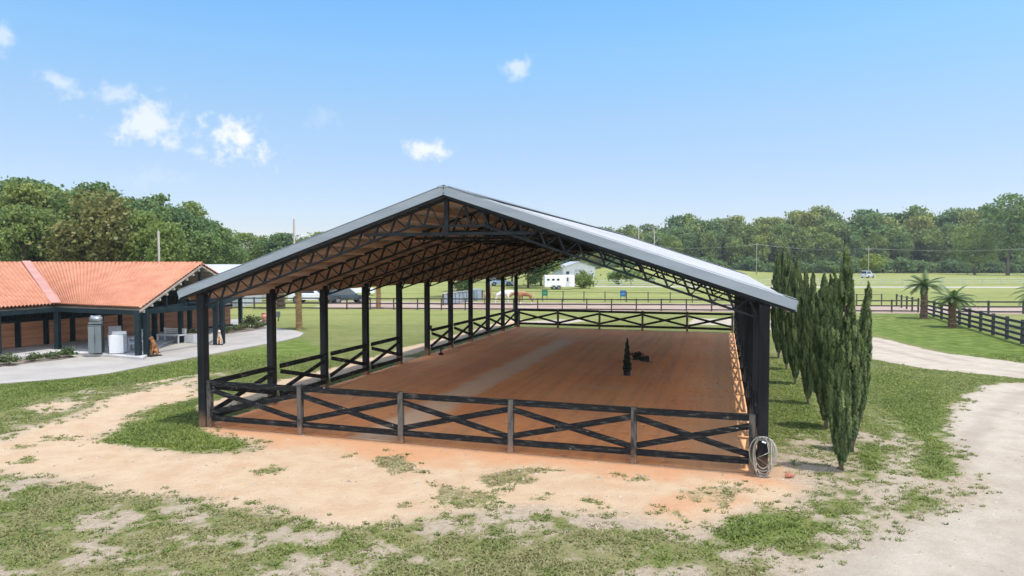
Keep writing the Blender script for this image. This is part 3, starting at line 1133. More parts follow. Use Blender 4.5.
# woods behind the stable on the left (unit trees about 15 m tall)
LG = 'trees of the wood behind the stable'
lp = [tree_proto('leafy_tree', 'mid green leafy tree in the wood behind the tiled stable', LG, 15, 5.0, 1.2, LEAF_A, 17, 520, 14, .46, 141),
      tree_proto('leafy_tree', 'mid green leafy tree in the wood behind the tiled stable', LG, 15, 4.4, 2.5, LEAF_A, 14, 460, 14, .44, 142),
      tree_proto('dark_tree', 'dark green dense tree in the wood behind the tiled stable', LG, 15, 4.8, .8, LEAF_B, 16, 520, 14, .46, 143),
      tree_proto('dark_tree', 'dark green dense tree in the wood behind the tiled stable', LG, 15, 4.0, 3.0, LEAF_B, 13, 420, 14, .46, 144)]


def top_left(px):
    pts = [(-140, 196), (-60, 188), (0, 186), (20, 183), (55, 186), (65, 195), (90, 192), (98, 186), (125, 190), (150, 199), (185, 200), (205, 205), (225, 222), (245, 234), (262, 235), (285, 234), (330, 236)]
    for (a, b), (c, d) in zip(pts[:-1], pts[1:]):
        if a <= px <= c:
            return b+(d-b)*(px-a)/(c-a)
    return 236


for row, (Y0, step, drop) in enumerate(((84, 34, 18), (92, 25, 6), (101, 22, 0))):
    px = -120+row*11
    while px < 238:
        yy = Y0+rt.uniform(-2.5, 2.5)
        hh = Z_at(top_left(px)+drop+rt.uniform(-5, 12), yy)
        k = rt.choices(range(4), (4, 3, 1.2, 1) if px < 95 else (1.5, 1.5, 3.5, 3))[0]
        s = hh/15
        plant(lp[k], X_at(px, yy), yy, s*rt.uniform(.70, 1.02), sz=s)
        px += step*rt.uniform(.65, 1.15)
ow = tree_proto('autumn_tree', 'yellowing loose tree standing out among the greens behind the stable', None, 13, 4.6, 1.5, leaf_mat('yellowing leaves', (.09, .10, .025), (.22, .21, .06), None, .35), 15, 480, 14, .42, 151)
plant(ow, X_at(97, 82), 82, 1.0, sz=Z_at(190, 82)/13)
ow2 = tree_proto('lime_tree', 'lime green tree tall at the left edge behind the stable', None, 15, 4.6, 1.5, LEAF_C, 14, 460, 14, .44, 152)
plant(ow2, X_at(30, 90), 90, 1.0, sz=Z_at(184, 90)/15)
for i, (px, yy, top, s) in enumerate(((245, 150, 233, 1.0), (268, 160, 236, 1.1), (282, 150, 233, 1.0), (305, 165, 237, 1.1), (322, 160, 232, 1.0), (342, 165, 236, 1.0), (225, 150, 236, 1.0))):
    hh = Z_at(top, yy)
    plant(lp[i % 4], X_at(px, yy), yy, hh/15*1.25, sz=hh/15, label='smaller distant tree beyond the white roofed shed', group='distant trees beyond the shed')
# trees seen under the roof at the back of the arena
for (pr, px, yy, h, s, lb) in ((2, 458, 88, 7.0, .62, 'dark bushy tree seen below the roof left of the horses'), (0, 470, 104, 7.2, .7, 'green tree seen below the roof behind the low panelled wall'),
                               (2, 528, 118, 7.5, .75, 'dark tree beside the white horse trailer, nearest to it'), (0, 541, 128, 7.5, .8, 'leafy tree behind the white horse trailer'), (3, 512, 128, 7.0, .8, 'dark tree behind the chestnut horse'),
                               (1, 497, 150, 8, .8, 'thin distant tree above the pale blue car')):
    plant(lp[pr], X_at(px, yy), yy, s, label=lb, sz=h/15, group='trees seen under the barn roof')
sh = tree_proto('roadside_bush', 'small green bush at the right end of the horse trailer', None, 3.0, 2.4, .0, LEAF_A, 9, 120, 12, .28, 161, .08)
plant(sh, X_at(581, 116), 116, 1.0)
plant(tree_proto('roadside_bush', 'dark low bush behind the pale pipe fence under the roof edge', None, 3.2, 4.4, .0, LEAF_B, 10, 150, 12, .35, 162, .08), X_at(631, 132), 132, 1.0)

# ------------------------------------------------------------------ cypresses along the right side
CYP = leaf_mat('cypress sprays', (.026, .056, .018), (.24, .31, .115), (.13, .18, .06), .3, .4)
CYPBARK = mat('cypress bark', (.17, .13, .10), (.10, .075, .06), .9, 4, (1, 1, .2), .5, 20)


def cypress(name, label, h, r, seed, plumes, nleaf, lean=(0, 0), bare=.06, group=None):
    g = np.random.default_rng(seed)
    t = thing(name, label, 'tree', (0, 0, 0), 0, group)
    C, O, T, Up = [], [], [], []
    mb = MB()
    L = Vector((lean[0], lean[1], 0))
    # leaders: (x, y at mid height, top height share, width share), each clothed in upright flame-shaped sprays
    for (dx, dy, topk, wk) in plumes:
        def rad(zz):
            return r*wk*np.clip((zz+.05)*4.2, 0, 1)**.9*np.clip((1-zz)*2.3, 0.01, 1)**.85
        top_z, bot_z = h*topk, bare*h
        npl = int(330*topk*wk)
        for i in range(npl):
            z0 = g.beta(1.05, 1.25)
            a = g.uniform(0, 2*PI)
            rr = float(rad(z0))*math.sqrt(g.uniform(.12, 1.05))
            ln = g.uniform(.22, .62)*(1-.55*z0)
            wd_ = g.uniform(.016, .044)*(1-.3*z0)
            n = int(nleaf/270*g.uniform(.7, 1.3))
            t_ = g.beta(1.2, 1.3, n)
            w_ = wd_*np.sin(PI*np.clip(t_*.85+.12, 0, 1))**.8
            aa = g.uniform(0, 2*PI, n)
            q_ = np.sqrt(g.uniform(.1, 1, n))*w_
            ox, oy = math.cos(a), math.sin(a)
            out_ = g.uniform(.02, .16)
            z = bot_z+(top_z-bot_z)*z0+ln*(t_-.25)
            k_ = np.clip(z/h, 0, 1.1)
            cx = dx*np.clip(z0*2.2, 0, 1)+ox*(rr+out_*ln*t_)+q_*np.cos(aa)+L.x*k_**1.3
            cy = dy*np.clip(z0*2.2, 0, 1)+oy*(rr+out_*ln*t_)+q_*np.sin(aa)+L.y*k_**1.3
            C.append(np.c_[cx, cy, np.maximum(z, .12)])
            O.append(np.c_[np.cos(aa)+ox, np.sin(aa)+oy, np.full(n, .5)]*.6)
            Up.append(np.c_[ox*.15+.25*np.cos(aa), oy*.15+.25*np.sin(aa), np.ones(n)]+g.normal(0, .15, (n, 3)))
            pt = g.normal(.38, .22)
            T.append(np.clip(pt+.38*(t_-.45)+.10*(q_/(w_+.001)-.6)+g.normal(0, .09, n), 0, 1))
        mb.tube([(dx*.05, dy*.05, -.1), (dx*.5, dy*.5, h*.3*topk), (dx+L.x*.5, dy+L.y*.5, h*.6*topk), (dx+L.x*topk, dy+L.y*topk, h*.94*topk)], [.035*wk+.012, .028, .02, .006], 7)
    # spindly dead stems at the foot
    for k in range(7):
        a = g.uniform(0, 2*PI)
        mb.tube([(0, 0, g.uniform(.05, .2)), (math.cos(a)*.12, math.sin(a)*.12, .45), (math.cos(a)*.24, math.sin(a)*.24, g.uniform(.7, 1.1))], [.018, .012, .005], 5)
    C, O, T, Up = map(np.concatenate, (C, O, T, Up))
    V, q = leaf_quads(C, .026, O, 4.2, Up)
    link('crown', mesh_np('crown', V, q, {'tint': ('FACE', T)}), CYP, t)
    mb.build('trunk', CYPBARK, t, smooth=True)
    return t


c1 = cypress('cypress', 'tallest front cypress of the row, with its bare stem foot showing', 4.72, .31, 3, [(0, 0, 1.0, .95), (-.13, .06, .86, .72), (.12, -.06, .80, .70)], 46000, (.03, 0))
c1.location = G(841, 470)
c2 = cypress('cypress', 'slim cypress leaning to the right behind the tallest one', 3.95, .20, 8, [(0, 0, 1.0, 1.0), (.1, .05, .8, .7)], 30000, (.38, .1), .13)
c2.location = (G(852, 452).x, G(852, 452).y, 0)
c3 = cypress('cypress', 'second cypress of the row, close behind the tallest on its left', 4.35, .33, 14, [(-.12, 0, .96, .9), (.15, .05, 1.0, .85), (0, -.12, .86, .8)], 42000, (0, 0), .07)
c3.location = G(826, 428)
for i, (px, py, s, lb) in enumerate(((808, 404, 1.0, 'third cypress of the row, with two separate tips'), (795, 384, 1.10, 'fourth cypress of the row, half behind the third'),
                                     (786.5, 369.5, 1.14, 'fifth cypress of the row, near the right eave'), (778.5, 358, 1.20, 'farthest cypress of the row, just past the right eave'))):
    o = copy_tree(c3)
    o.location = G(px, py)
    o.rotation_euler.z = (2.2, .9, 4.0, 5.5)[i]
    o.scale = (s*.82, s*.82, s)
    o['label'] = lb
for o in (c1, c2, c3):
    o['group'] = 'cypresses beside the barn'
for o in COL.objects:
    if o.name.startswith('cypress') and o.parent is None:
        o['group'] = 'cypresses beside the barn'

# ------------------------------------------------------------------ palms
PALMLEAF = leaf_mat('palm leaflets', (.032, .070, .020), (.115, .17, .05), None, .3)
PALMBARK = mat('palm trunk boots', (.20, .135, .085), (.11, .075, .05), .95, 3, (1, 1, 2), .8, 10)
YELBARK = mat('straw coloured palm trunk', (.42, .27, .11), (.27, .17, .09), .95, 3, (1, 1, 2), .8, 10)


def palm(label, loc, trunk_h, r, fl, seed, nf=34, barkm=PALMBARK, group='palms', up=.5):
    g = random.Random(seed)
    t = thing('palm_tree', label, 'palm', loc, g.uniform(0, 6), group)
    mb = MB()
    pts = [(0, 0, -.1)]+[(0.02*math.sin(k), .02*math.cos(k*2), trunk_h*k/8) for k in range(1, 9)]
    mb.tube(pts, [r*1.25, r*1.1, r, r*.95, r*.92, r*.95, r*1.05, r*1.15, r*.8], 12)
    rows = int(trunk_h/.10)
    for k in range(rows):        # leaf bases in a spiral
        for j in range(7):
            a = 2*PI*(j+.5*(k % 2))/7
            z = trunk_h*(k+.5)/rows
            c, s = math.cos(a), math.sin(a)
            rr = r*.98
            mb.add([(c*rr-s*.06, s*rr+c*.06, z-.05), (c*rr+s*.06, s*rr-c*.06, z-.05), (c*(rr+.055), s*(rr+.055), z+.06)], [(0, 1, 2)])
    mb.build('trunk', barkm, t)
    V, T, tint = [], [], []
    for i in range(nf):
        a = 2*PI*i*.381966+g.uniform(-.2, .2)
        e0 = math.asin(min(1, max(-.3, 1-1.25*(i/nf)**.8)))*.9+g.uniform(-.12, .12)   # start angle: upright in the middle, level outside
        L = fl*g.uniform(.8, 1.08)
        p = Vector((0, 0, trunk_h-.05))
        rach = [p.copy()]
        e = e0
        n = 16
        for k in range(n):
            e -= (.045+.075*k/n)*(1.15-up*.4)*.85
            p = p+Vector((math.cos(a)*math.cos(e), math.sin(a)*math.cos(e), math.sin(e)))*(L/n)
            rach.append(p.copy())
        tv = g.uniform(.2, .8)
        side = Vector((-math.sin(a), math.cos(a), 0))
        for k in range(1, n+1):
            d = (rach[k]-rach[k-1]).normalized()
            nn = side.cross(d)
            ll = .42*fl/1.8*math.sin(PI*min(1, .18+.80*k/n))+.05
            for sg in (-1, 1):
                for h_ in (0, .5):
                    q = rach[k-1].lerp(rach[k], h_)
                    tip = q+(side*sg*.72+d*.62+nn*.22).normalized()*ll+Vector((0, 0, -.10*ll))
                    b = len(V)
                    V += [tuple(q-d*.026), tuple(q+d*.026), tuple(tip)]
                    T.append((b, b+1, b+2))
                    tint.append(min(1, max(0, tv+g.uniform(-.15, .15))))
        # rachis
        for k in range(n):
            w = .018*(1-k/n)+.004
            b = len(V)
            V += [tuple(rach[k]-side*w), tuple(rach[k]+side*w), tuple(rach[k+1])]
            T.append((b, b+1, b+2))
            tint.append(.9)
    me = mesh_np('crown', V, T, {'tint': ('FACE', tint)})
    link('crown', me, PALMLEAF, t)
    return t


palm('taller thick trunked palm left of the black board fence', G(923.5, 318.5), 2.75, .27, 1.8, 1, 26)
palm('shorter palm in front of the black board fence', G(952, 327.3), 2.05, .26, 1.65, 2, 26)
palm('palm at the right edge whose fronds reach into the picture', (36.6, 46.5, 0), 2.6, .34, 2.5, 3)
palm('straw trunked palm at the rounded end of the paved path', G(299, 329.5), 3.2, .20, 1.6, 4, 26, YELBARK, up=1.0)
palm('brown trunked palm beside the parked white car', G(281, 308.5), 3.6, .42, 2.2, 5, 30)
palm('straw trunked palm by the long back fence, right of the cars', G(378.5, 308), 3.2, .24, 1.8, 6, 26, YELBARK)

# ------------------------------------------------------------------ tiled stable on the left
TILE = mat('terracotta tile', (.37, .145, .075), (.46, .205, .115), .75, 1.1, (1, 1, 1), .2, 8, lo=.3, hi=.7)
VALLEY = mat('faded pink metal valley', (.46, .23, .17), (.40, .19, .14), .5, 1)
PANEL = mat('brown stall boards', (.40, .19, .10), (.26, .12, .065), .75, 1.2, (.4, .4, 5), .3, 10)
UNDER = mat('roof boards underside', (.42, .35, .28), (.30, .25, .20), .85, 1.5)
stable = thing('tiled_stable', 'low stable with orange tiled roof, dark posts and brown stall fronts', 'stable', (0, 0, 0))

EH, RHT = 2.33, 4.42
cV = Vector((-23.05, 34.5, EH))            # inner corner of the eaves
cA = Vector((-17.55, 32.15, EH))           # front right eave corner
cR = Vector((-18.05, 39.75, RHT))          # right end of the ridge
cD = Vector((-18.75, 48.6, EH))            # back right eave corner
cL = Vector((-31.0, 43.6, RHT))            # where both ridges meet
cE = Vector((-25.9, 24.0, EH))             # left wing eave, towards us
cS = Vector((-36.0, 26.6, RHT))
cB_ = Vector((-35.0, 53.0, EH))
cW = Vector((-46.0, 29.0, EH))
cX = Vector((-40.0, 52.5, EH))


def tiles(a, b, c, d, parent, name='tile_roof', pitch=.31, row=.52):
    """tile field: eave a->b, ridge d->c; barrel ribs up the slope, a lip on every course"""
    w = max((b-a).length, (c-d).length)
    l = max((d-a).length, (c-b).length)
    ns_, nt_ = int(w/pitch)*6, int(l/row)*3
    nrm = (b-a).cross(d-a).normalized()
    if nrm.z < 0:
        nrm = -nrm
    s = np.linspace(0, 1, ns_+1)
    t = np.linspace(0, 1, nt_+1)
    SS, TT = np.meshgrid(s, t)
    A, B, C, D = (np.array(p) for p in (a, b, c, d))
    P = (A*(1-SS[..., None])+B*SS[..., None])*(1-TT[..., None])+(D*(1-SS[..., None])+C*SS[..., None])*TT[..., None]
    rib = np.abs(np.sin(PI*SS*int(w/pitch)))**.7*.10
    lip = (1-((TT*nt_/3) % 1.0))*.085
    P = P+np.array(nrm)*(rib+lip)[..., None]
    idx = np.arange((ns_+1)*(nt_+1)).reshape(nt_+1, ns_+1)
    q = np.stack([idx[:-1, :-1], idx[:-1, 1:], idx[1:, 1:], idx[1:, :-1]], -1).reshape(-1, 4)
    link(name, mesh_np(name, P.reshape(-1, 3), q), TILE, parent)


def under(pts, parent, drop=.07):
    vs = [Vector(p)-Vector((0, 0, drop)) for p in pts]
    me = bpy.data.meshes.new('roof_deck')
    n = len(vs)
    lo = [v-Vector((0, 0, .04)) for v in vs]
    me.from_pydata([tuple(v) for v in vs+lo], [], [tuple(range(n)), tuple(reversed(range(n, 2*n)))]+[(i, (i+1) % n, n+(i+1) % n, n+i) for i in range(n)])
    link('roof_deck', me, UNDER, parent)


tiles(cV, cA, cR, cL, stable)
tiles(cE, cV, cL, cS, stable)
tiles(cD, cB_, cL, cR, stable)
tiles(cX, cW, cS, cL, stable)
for pl in ((cV, cA, cR, cL), (cE, cV, cL, cS), (cD, cB_, cL, cR), (cX, cW, cS, cL)):
    under(pl, stable)
MB().bar(cV+Vector((.02, -.05, .19)), cL+Vector((0, 0, .21)), .46, .03).build('valley_flashing', VALLEY, stable)
mb = MB()
n = 34
for k in range(n):
    p, q = cR.lerp(cL, k/n), cR.lerp(cL, (k+.92)/n)
    mb.tube([p+Vector((0, 0, .05)), q+Vector((0, 0, .04))], [.13, .115], 8)
mb.build('ridge_tiles', TILE, stable, smooth=True)
mb = MB()
for k in range(n+14):
    p, q = cL.lerp(cS, k/(n+14)), cL.lerp(cS, (k+.92)/(n+14))
    mb.tube([p+Vector((0, 0, .05)), q+Vector((0, 0, .04))], [.13, .115], 8)
mb.build('ridge_tiles', TILE, stable, smooth=True)
# rafters at the open gable
for k in range(9):
    f = (k+.3)/9
    a, b = cA.lerp(cR, f)-Vector((0, 0, .18)), cD.lerp(cR, f)-Vector((0, 0, .18))
    for p in (a, b):
        MB().bar(p+Vector((.10, 0, 0)), p+Vector((-1.6, .45, 0)), .07, .12).build('outrigger', UNDER, stable)
for (p, q) in ((cA, cR), (cD, cR)):
    MB().bar(p-Vector((.02, 0, .10)), q-Vector((.02, 0, .10)), .04, .10).build('barge_board', UNDER, stable)
MB().bar(Vector((-17.75, 32.6, 2.2)), Vector((-18.9, 48.0, 2.2)), .14, .2).build('tie_beam', GREENBLACK, stable)
MB().bar(Vector((-18.2, 39.8, 2.2)), Vector((-18.2, 39.8, 4.3)), .14, .14).build('king_post', GREENBLACK, stable)
for f in (.4, .7):
    a, b = cA.lerp(cR, f), cD.lerp(cR, f)
    MB().bar(Vector((a.x-.1, a.y, 2.2)), a-Vector((.1, 0, .2)), .08, .08).build('gable_strut', GREENBLACK, stable)
    MB().bar(Vector((b.x-.1, b.y, 2.2)), b-Vector((.1, 0, .2)), .08, .08).build('gable_strut', GREENBLACK, stable)
spots = [(138.5, 358.5), (147, 357.5), (101, 354.6), (58, 352), (-2, 360.5), (155, 342), (181, 343), (190, 334), (216, 345.6), (222.5, 344.5), (240.6, 327)]
for (px, py) in spots:
    p = G(px, py)
    hgt = 2.28 if px in (138.5, 101, 58, -2, 240.6, 147) else 2.5
    MB().box(p.x-.115, p.x+.115, p.y-.115, p.y+.115, 0, hgt).build('post', GREENBLACK, stable, bevel=.01)
a_, v_, e_ = G(138.5, 358.5), G(58, 352), G(-2, 360.5)
for (p, q) in ((a_, v_), (v_, e_), (e_, e_+(e_-v_)*2.2), (G(181, 343), G(216, 345.6)), (G(216, 345.6), G(240.6, 327)), (a_, G(216, 345.6))):
    MB().bar(Vector((p.x, p.y, 2.17)), Vector((q.x, q.y, 2.17)), .12, .22).build('eave_beam', GREENBLACK, stable)
# stall fronts along the back
w0, w1 = Vector((-27.9, 30.0, 0)), Vector((-19.9, 48.4, 0))
dw = (w1-w0)
Lw = dw.length
dw.normalize()
nw = Vector((dw.y, -dw.x, 0))
nst = 14
for k in range(nst):
    p, q = w0+dw*(Lw*k/nst), w0+dw*(Lw*(k+1)/nst)
    MB().bar(p+Vector((0, 0, 1.25)), p+Vector((0, 0, 1.2501))+dw*.001, .1, .1)
    MB().bar(p+dw*.16+Vector((0, 0, .78)), q-dw*.16+Vector((0, 0, .78)), .05, 1.36).build('stall_front', PANEL, stable)
    MB().box(p.x-.09, p.x+.09, p.y-.09, p.y+.09, 0, 2.6).build('stall_post', GREENBLACK, stable)
    mb = MB()
    for zz in (.10, 1.50, 2.45):
        mb.bar(p+nw*.05+Vector((0, 0, zz)), q+nw*.05+Vector((0, 0, zz)), .06, .12)
    for j in range(1, 8):
        r_ = p.lerp(q, j/8)
        mb.bar(r_+Vector((0, 0, 1.5)), r_+Vector((0, 0, 2.45)), .025, .025)
    mb.build('stall_grille', GREENBLACK, stable)
MB().bar(w0-nw*1.6+Vector((0, 0, 1.35)), w1-nw*1.6+Vector((0, 0, 1.35)), .1, 2.7).build('back_wall', mat('dark stable wall', (.03, .03, .032), None, .8), stable)

# paved path and the raised stable floor
pv = W([(-90, 396), (0, 384.5), (60, 380), (110, 374), (150, 366), (200, 357), (250, 347.5), (285, 341), (300, 337), (304, 333.5), (295, 331), (278, 329), (268, 325.5), (276, 322), (240, 319.5), (225, 320), (150, 326), (60, 332), (-90, 340)])
o = MB().slab(pv, -.05, .045).build('pavement', CONCRETE)
tag(o, 'pale paved path sweeping past the tiled stable to a rounded end', 'pavement', kind='structure')
fl = [tuple(p)[:2] for p in (G(143, 361), G(99, 357.3), G(56, 355), G(-6, 363.5))]+[(-30.5, 28), (-23, 49), tuple(G(200, 335))[:2], tuple(G(165, 345))[:2]]
o = MB().slab(fl, .0, .15).build('stable_floor', mat('grey stable floor', (.46, .45, .44), (.36, .35, .34), .85, .7))
tag(o, 'raised grey concrete floor under the tiled stable', 'stable floor', kind='structure')
BED = mat('planting soil', (.13, .10, .075), (.22, .18, .14), .95, 4, bump=.6, bscale=20)
o = MB().slab(W([(-10, 370), (8, 366.5), (62, 360.5), (74, 358), (66, 356.2), (0, 362.5)]), .05, .09).build('planting_bed', BED)
tag(o, 'narrow soil bed along the stable kerb', 'planting bed', kind='structure')
o = MB().slab(W([(222, 335.5), (245, 332.5), (266, 329), (262, 326.4), (240, 329.5), (221, 333)]), .05, .09).build('planting_bed', BED)
tag(o, 'soil bed on the paved path beyond the arena post', 'planting bed', kind='structure')
SHRUB = leaf_mat('low shrub leaves', (.03, .06, .02), (.12, .17, .055), (.15, .16, .06), .3, .7)


def shrub_proto(name, label, h, r, seed, group=None, leaf=.07):
    t = thing(name, label, 'shrub', (0, 0, 0), 0, group)
    me, LC = crown_mesh('foliage', h, r, .03, 7, 70, 12, leaf, seed)
    link('foliage', me, SHRUB, t)
    mb = MB()
    for l in LC[:4]:
        mb.tube([(0, 0, -.03), (l[0]*.4, l[1]*.4, l[2]*.5), l[:3]], [.02, .015, .006], 5)
    mb.build('stem', BARK, t)
    return t


sp_ = shrub_proto('low_shrub', 'x', .5, .42, 171)
first = True
for (px, py, s, lb) in ((8, 366.5, 1.1, 'leftmost low shrub in the bed along the stable kerb'), (34, 362.8, .85, 'small shrub second from the left in the stable bed'), (52, 360.8, .75, 'smallest shrub in the stable bed, left of the corner post'), (68.5, 358.6, 1.0, 'shrub at the right end of the stable bed by the corner post'),
                        (186, 341, 1.25, 'leafy shrub beside the white bench'), (193, 339.5, 1.2, 'leafy shrub right of the white bench, nearest the arena post'),
                        (227, 333.8, .9, 'left low shrub in the bed beyond the arena corner post'), (236, 332.5, .95, 'low shrub left of the stable corner post in the far bed'), (243.5, 331, .9, 'low shrub right of the stable corner post in the far bed'), (250.5, 328.5, 1.7, 'taller dark shrub in the bed beyond the arena corner post'), (257, 329.5, .9, 'shrub right of the taller one in the far bed'), (263, 328, .85, 'last shrub at the right end of the far bed')):
    p = G(px, py)
    o = sp_ if first else copy_tree(sp_)
    first = False
    o.location = (p.x, p.y, .06)
    o.rotation_euler.z = random.uniform(0, 6)
    o.scale = (s, s, s)
    o['label'] = lb
    o['group'] = 'low shrubs beside the paving'

# furniture on the stable floor
FZ = .15
GREYSTEEL = mat('brushed grey steel', (.17, .20, .215), (.13, .155, .17), .35, 2, (1, 1, .2), metal=.5)
p = G(92.5, 355, .15)
cab = thing('steel_cabinet', 'tall grey steel cabinet with a dark side on the stable floor', 'cabinet', (p.x, p.y+.3, FZ), .35)
cab.scale = (.74, .8, .97)
MB().box(-.38, .38, -.30, .30, .06, 1.42).build('body', mat('dark cabinet side', (.02, .03, .035), None, .5), cab, bevel=.015)
MB().box(-.37, -.01, -.335, -.303, .08, 1.40).build('door', GREYSTEEL, cab, bevel=.008)
MB().box(.01, .37, -.335, -.303, .08, 1.40).build('door', GREYSTEEL, cab, bevel=.008)
for x in (-.05, .05):
    MB().box(x-.012, x+.012, -.375, -.345, .6, 1.0).build('handle', GREYSTEEL, cab)
MB().box(-.39, .39, -.31, .31, 1.425, 1.46).build('worktop', GREYSTEEL, cab)
g_ = thing('kettle_grill', 'rounded silver lidded grill set on top of the steel cabinet', 'grill', (p.x+.02, p.y+.3, FZ+1.46), .35)
mb = MB()
mb.tube([(-.26, 0, .22), (-.2, 0, .22), (.2, 0, .22), (.26, 0, .22)], [.12, .2, .2, .12], 14)
mb.build('hood', mat('pale silver', (.30, .33, .34), None, .35, metal=.4), g_, smooth=True)
MB().box(-.28, .28, -.2, .2, .0, .10).build('tray', GREYSTEEL, g_, bevel=.01)
MB().tube([(-.2, -.22, .24), (.2, -.22, .24)], .015, 6).build('handle', GREYSTEEL, g_)
p = G(114.5, 354.3, .15)
wm = thing('laundry_machine', 'white boxy laundry machine on the stable floor right of the cabinet', 'washing machine', (p.x, p.y+.32, FZ), .25)
MB().box(-.31, .31, -.30, .30, .03, .90).build('body', WHITEP, wm, bevel=.02)
MB().box(-.31, .31, .18, .30, .905, 1.05).build('control_panel', WHITEP, wm, bevel=.01)
MB().box(-.27, .27, -.26, .15, .903, .925).build('lid', WHITEP, wm, bevel=.008)
for x in (-.25, .25):
    for y in (-.24, .24):
        MB().tube([(x, y, 0), (x, y, .03)], .025, 6).build('foot', RUBBER, wm)


def armchair(label, loc, rz):
    t = thing('outdoor_armchair', label, 'chair', loc, rz, 'white outdoor chairs on the stable floor')
    for x in (-.32, .32):
        for y in (-.33, .30):
            MB().box(x-.03, x+.03, y-.03, y+.03, 0, .60).build('leg', WHITEP, t)
        MB().box(x-.05, x+.05, -.38, .34, .602, .635).build('armrest', WHITEP, t, bevel=.005)
    MB().box(-.30, .30, -.36, .34, .30, .36).build('seat_frame', WHITEP, t)
    MB().box(-.28, .28, -.35, .28, .362, .46).build('seat_cushion', mat('grey cushion', (.40, .43, .48), None, .9, 2), t, bevel=.03)
    MB().bar((0, .30, .40), (0, .52, 1.0), .60, .09, up=(0, -1, .4)).build('backrest', mat('grey cushion', (.4, .43, .48)), t, bevel=.02)
    return t


p = G(128, 350.5, .15)
armchair('white framed armchair with grey cushions beside the laundry machine', (p.x, p.y+.3, FZ), -.5)
p = G(110.5, 347, .15)
armchair('white framed armchair half hidden behind the laundry machine', (p.x, p.y+.5, FZ), .6)
p = G(142.5, 352, .15)
tb = thing('side_table', 'small white cube side table between the two corner posts', 'table', (p.x, p.y+.4, FZ), .2)
MB().box(-.27, .27, -.27, .27, .48, .54).build('top', WHITEP, tb, bevel=.006)
for x in (-.22, .22):
    for y in (-.22, .22):
        MB().box(x-.03, x+.03, y-.03, y+.03, 0, .478).build('leg', WHITEP, tb)
p = G(168, 343.5, .045)
bn = thing('garden_bench', 'white slatted garden bench on the paving under the gable', 'bench', (p.x, p.y+.4, .045), -.35)
for x in (-.75, .75):
    for y in (-.25, .25):
        MB().box(x-.035, x+.035, y-.035, y+.035, 0, .42 if y < 0 else .8).build('leg', WHITEP, bn)
MB().box(-.80, .80, -.30, .23, .422, .47).build('seat', WHITEP, bn)
mb = MB()
for z in (.55, .65, .75):
    mb.box(-.78, .78, .287, .315, z-.035, z+.035)
mb.build('backrest', WHITEP, bn)
p = G(178.5, 344, .045)
bt = thing('planter_box', 'white box planter at the right end of the garden bench', 'planter', (p.x+.3, p.y+.9, .045), -.1)
MB().box(-.28, .28, -.28, .28, .0, .46).build('box', WHITEP, bt, bevel=.01)
MB().box(-.25, .25, -.25, .25, .44, .475).build('soil', BED, bt)


def skin_obj(name, verts, edges, radii, m, parent, sub=2):
    me = bpy.data.meshes.new(name)
    me.from_pydata([tuple(v) for v in verts], edges, [])
    o = link(name, me, m, parent)
    md = o.modifiers.new('skin', 'SKIN')
    md.use_smooth_shade = True
    for i, r in enumerate(radii):
        me.skin_vertices[0].data[i].radius = r if isinstance(r, tuple) else (r, r)
    me.skin_vertices[0].data[0].use_root = True
    s = o.modifiers.new('sub', 'SUBSURF')
    s.levels = s.render_levels = sub
    return o


DOGM = mat('chestnut brown glaze', (.38, .15, .04), (.10, .045, .02), .5, 5, lo=.4, hi=.6)
DOGM2 = mat('tan and cream glaze', (.50, .24, .09), (.62, .54, .46), .5, 5, lo=.4, hi=.6)


def dog_statue(label, loc, rz, s, m):
    t = thing('dog_statue', label, 'statue', loc, rz, 'dog statues beside the posts')
    t.scale = (s, s, s)
    v = [(0, .12, .26), (0, .06, .45), (0, -.04, .66), (0, -.10, .84), (0, -.14, .96), (0, -.30, .93),      # pelvis, back, chest, neck, head, muzzle
         (-.10, -.10, .50), (-.10, -.17, .25), (-.10, -.19, .04), (-.10, -.26, .03),
         (.10, -.10, .50), (.10, -.17, .25), (.10, -.19, .04), (.10, -.26, .03),
         (-.17, .02, .22), (-.18, .10, .06), (-.18, -.10, .04), (.17, .02, .22), (.18, .10, .06), (.18, -.10, .04),
         (0, .28, .10), (0, .44, .06), (-.07, -.08, 1.06), (.07, -.08, 1.06)]
    e = [(0, 1), (1, 2), (2, 3), (3, 4), (4, 5), (2, 6), (6, 7), (7, 8), (8, 9), (2, 10), (10, 11), (11, 12), (12, 13), (0, 14), (14, 15), (15, 16), (0, 17), (17, 18), (18, 19), (0, 20), (20, 21), (4, 22), (4, 23)]
    r = [.18, .17, .15, .10, .105, .05, .07, .05, .042, .045, .07, .05, .042, .045, .10, .06, .05, .10, .06, .05, .04, .025, .03, .03]
    skin_obj('body', v, e, r, m, t)
    MB().box(-.27, .27, -.36, .34, -.06, 0).build('plinth', mat('dark plinth', (.03, .025, .02), None, .6), t, bevel=.01)
    for x in (-.06, .06):
        MB().tube([(x, -.225, .985), (x, -.245, .99)], [.018, .01], 6).build('eye', RUBBER, t)
    return t


p = G(154, 357)
dog_statue('chestnut seated dog statue at the front gable corner post', (p.x, p.y, .10), -.5, .84, DOGM)
p = G(219.5, 345.5)
dog_statue('tan and cream seated dog statue between the far post pair', (p.x, p.y, .09), .3, .72, DOGM2)

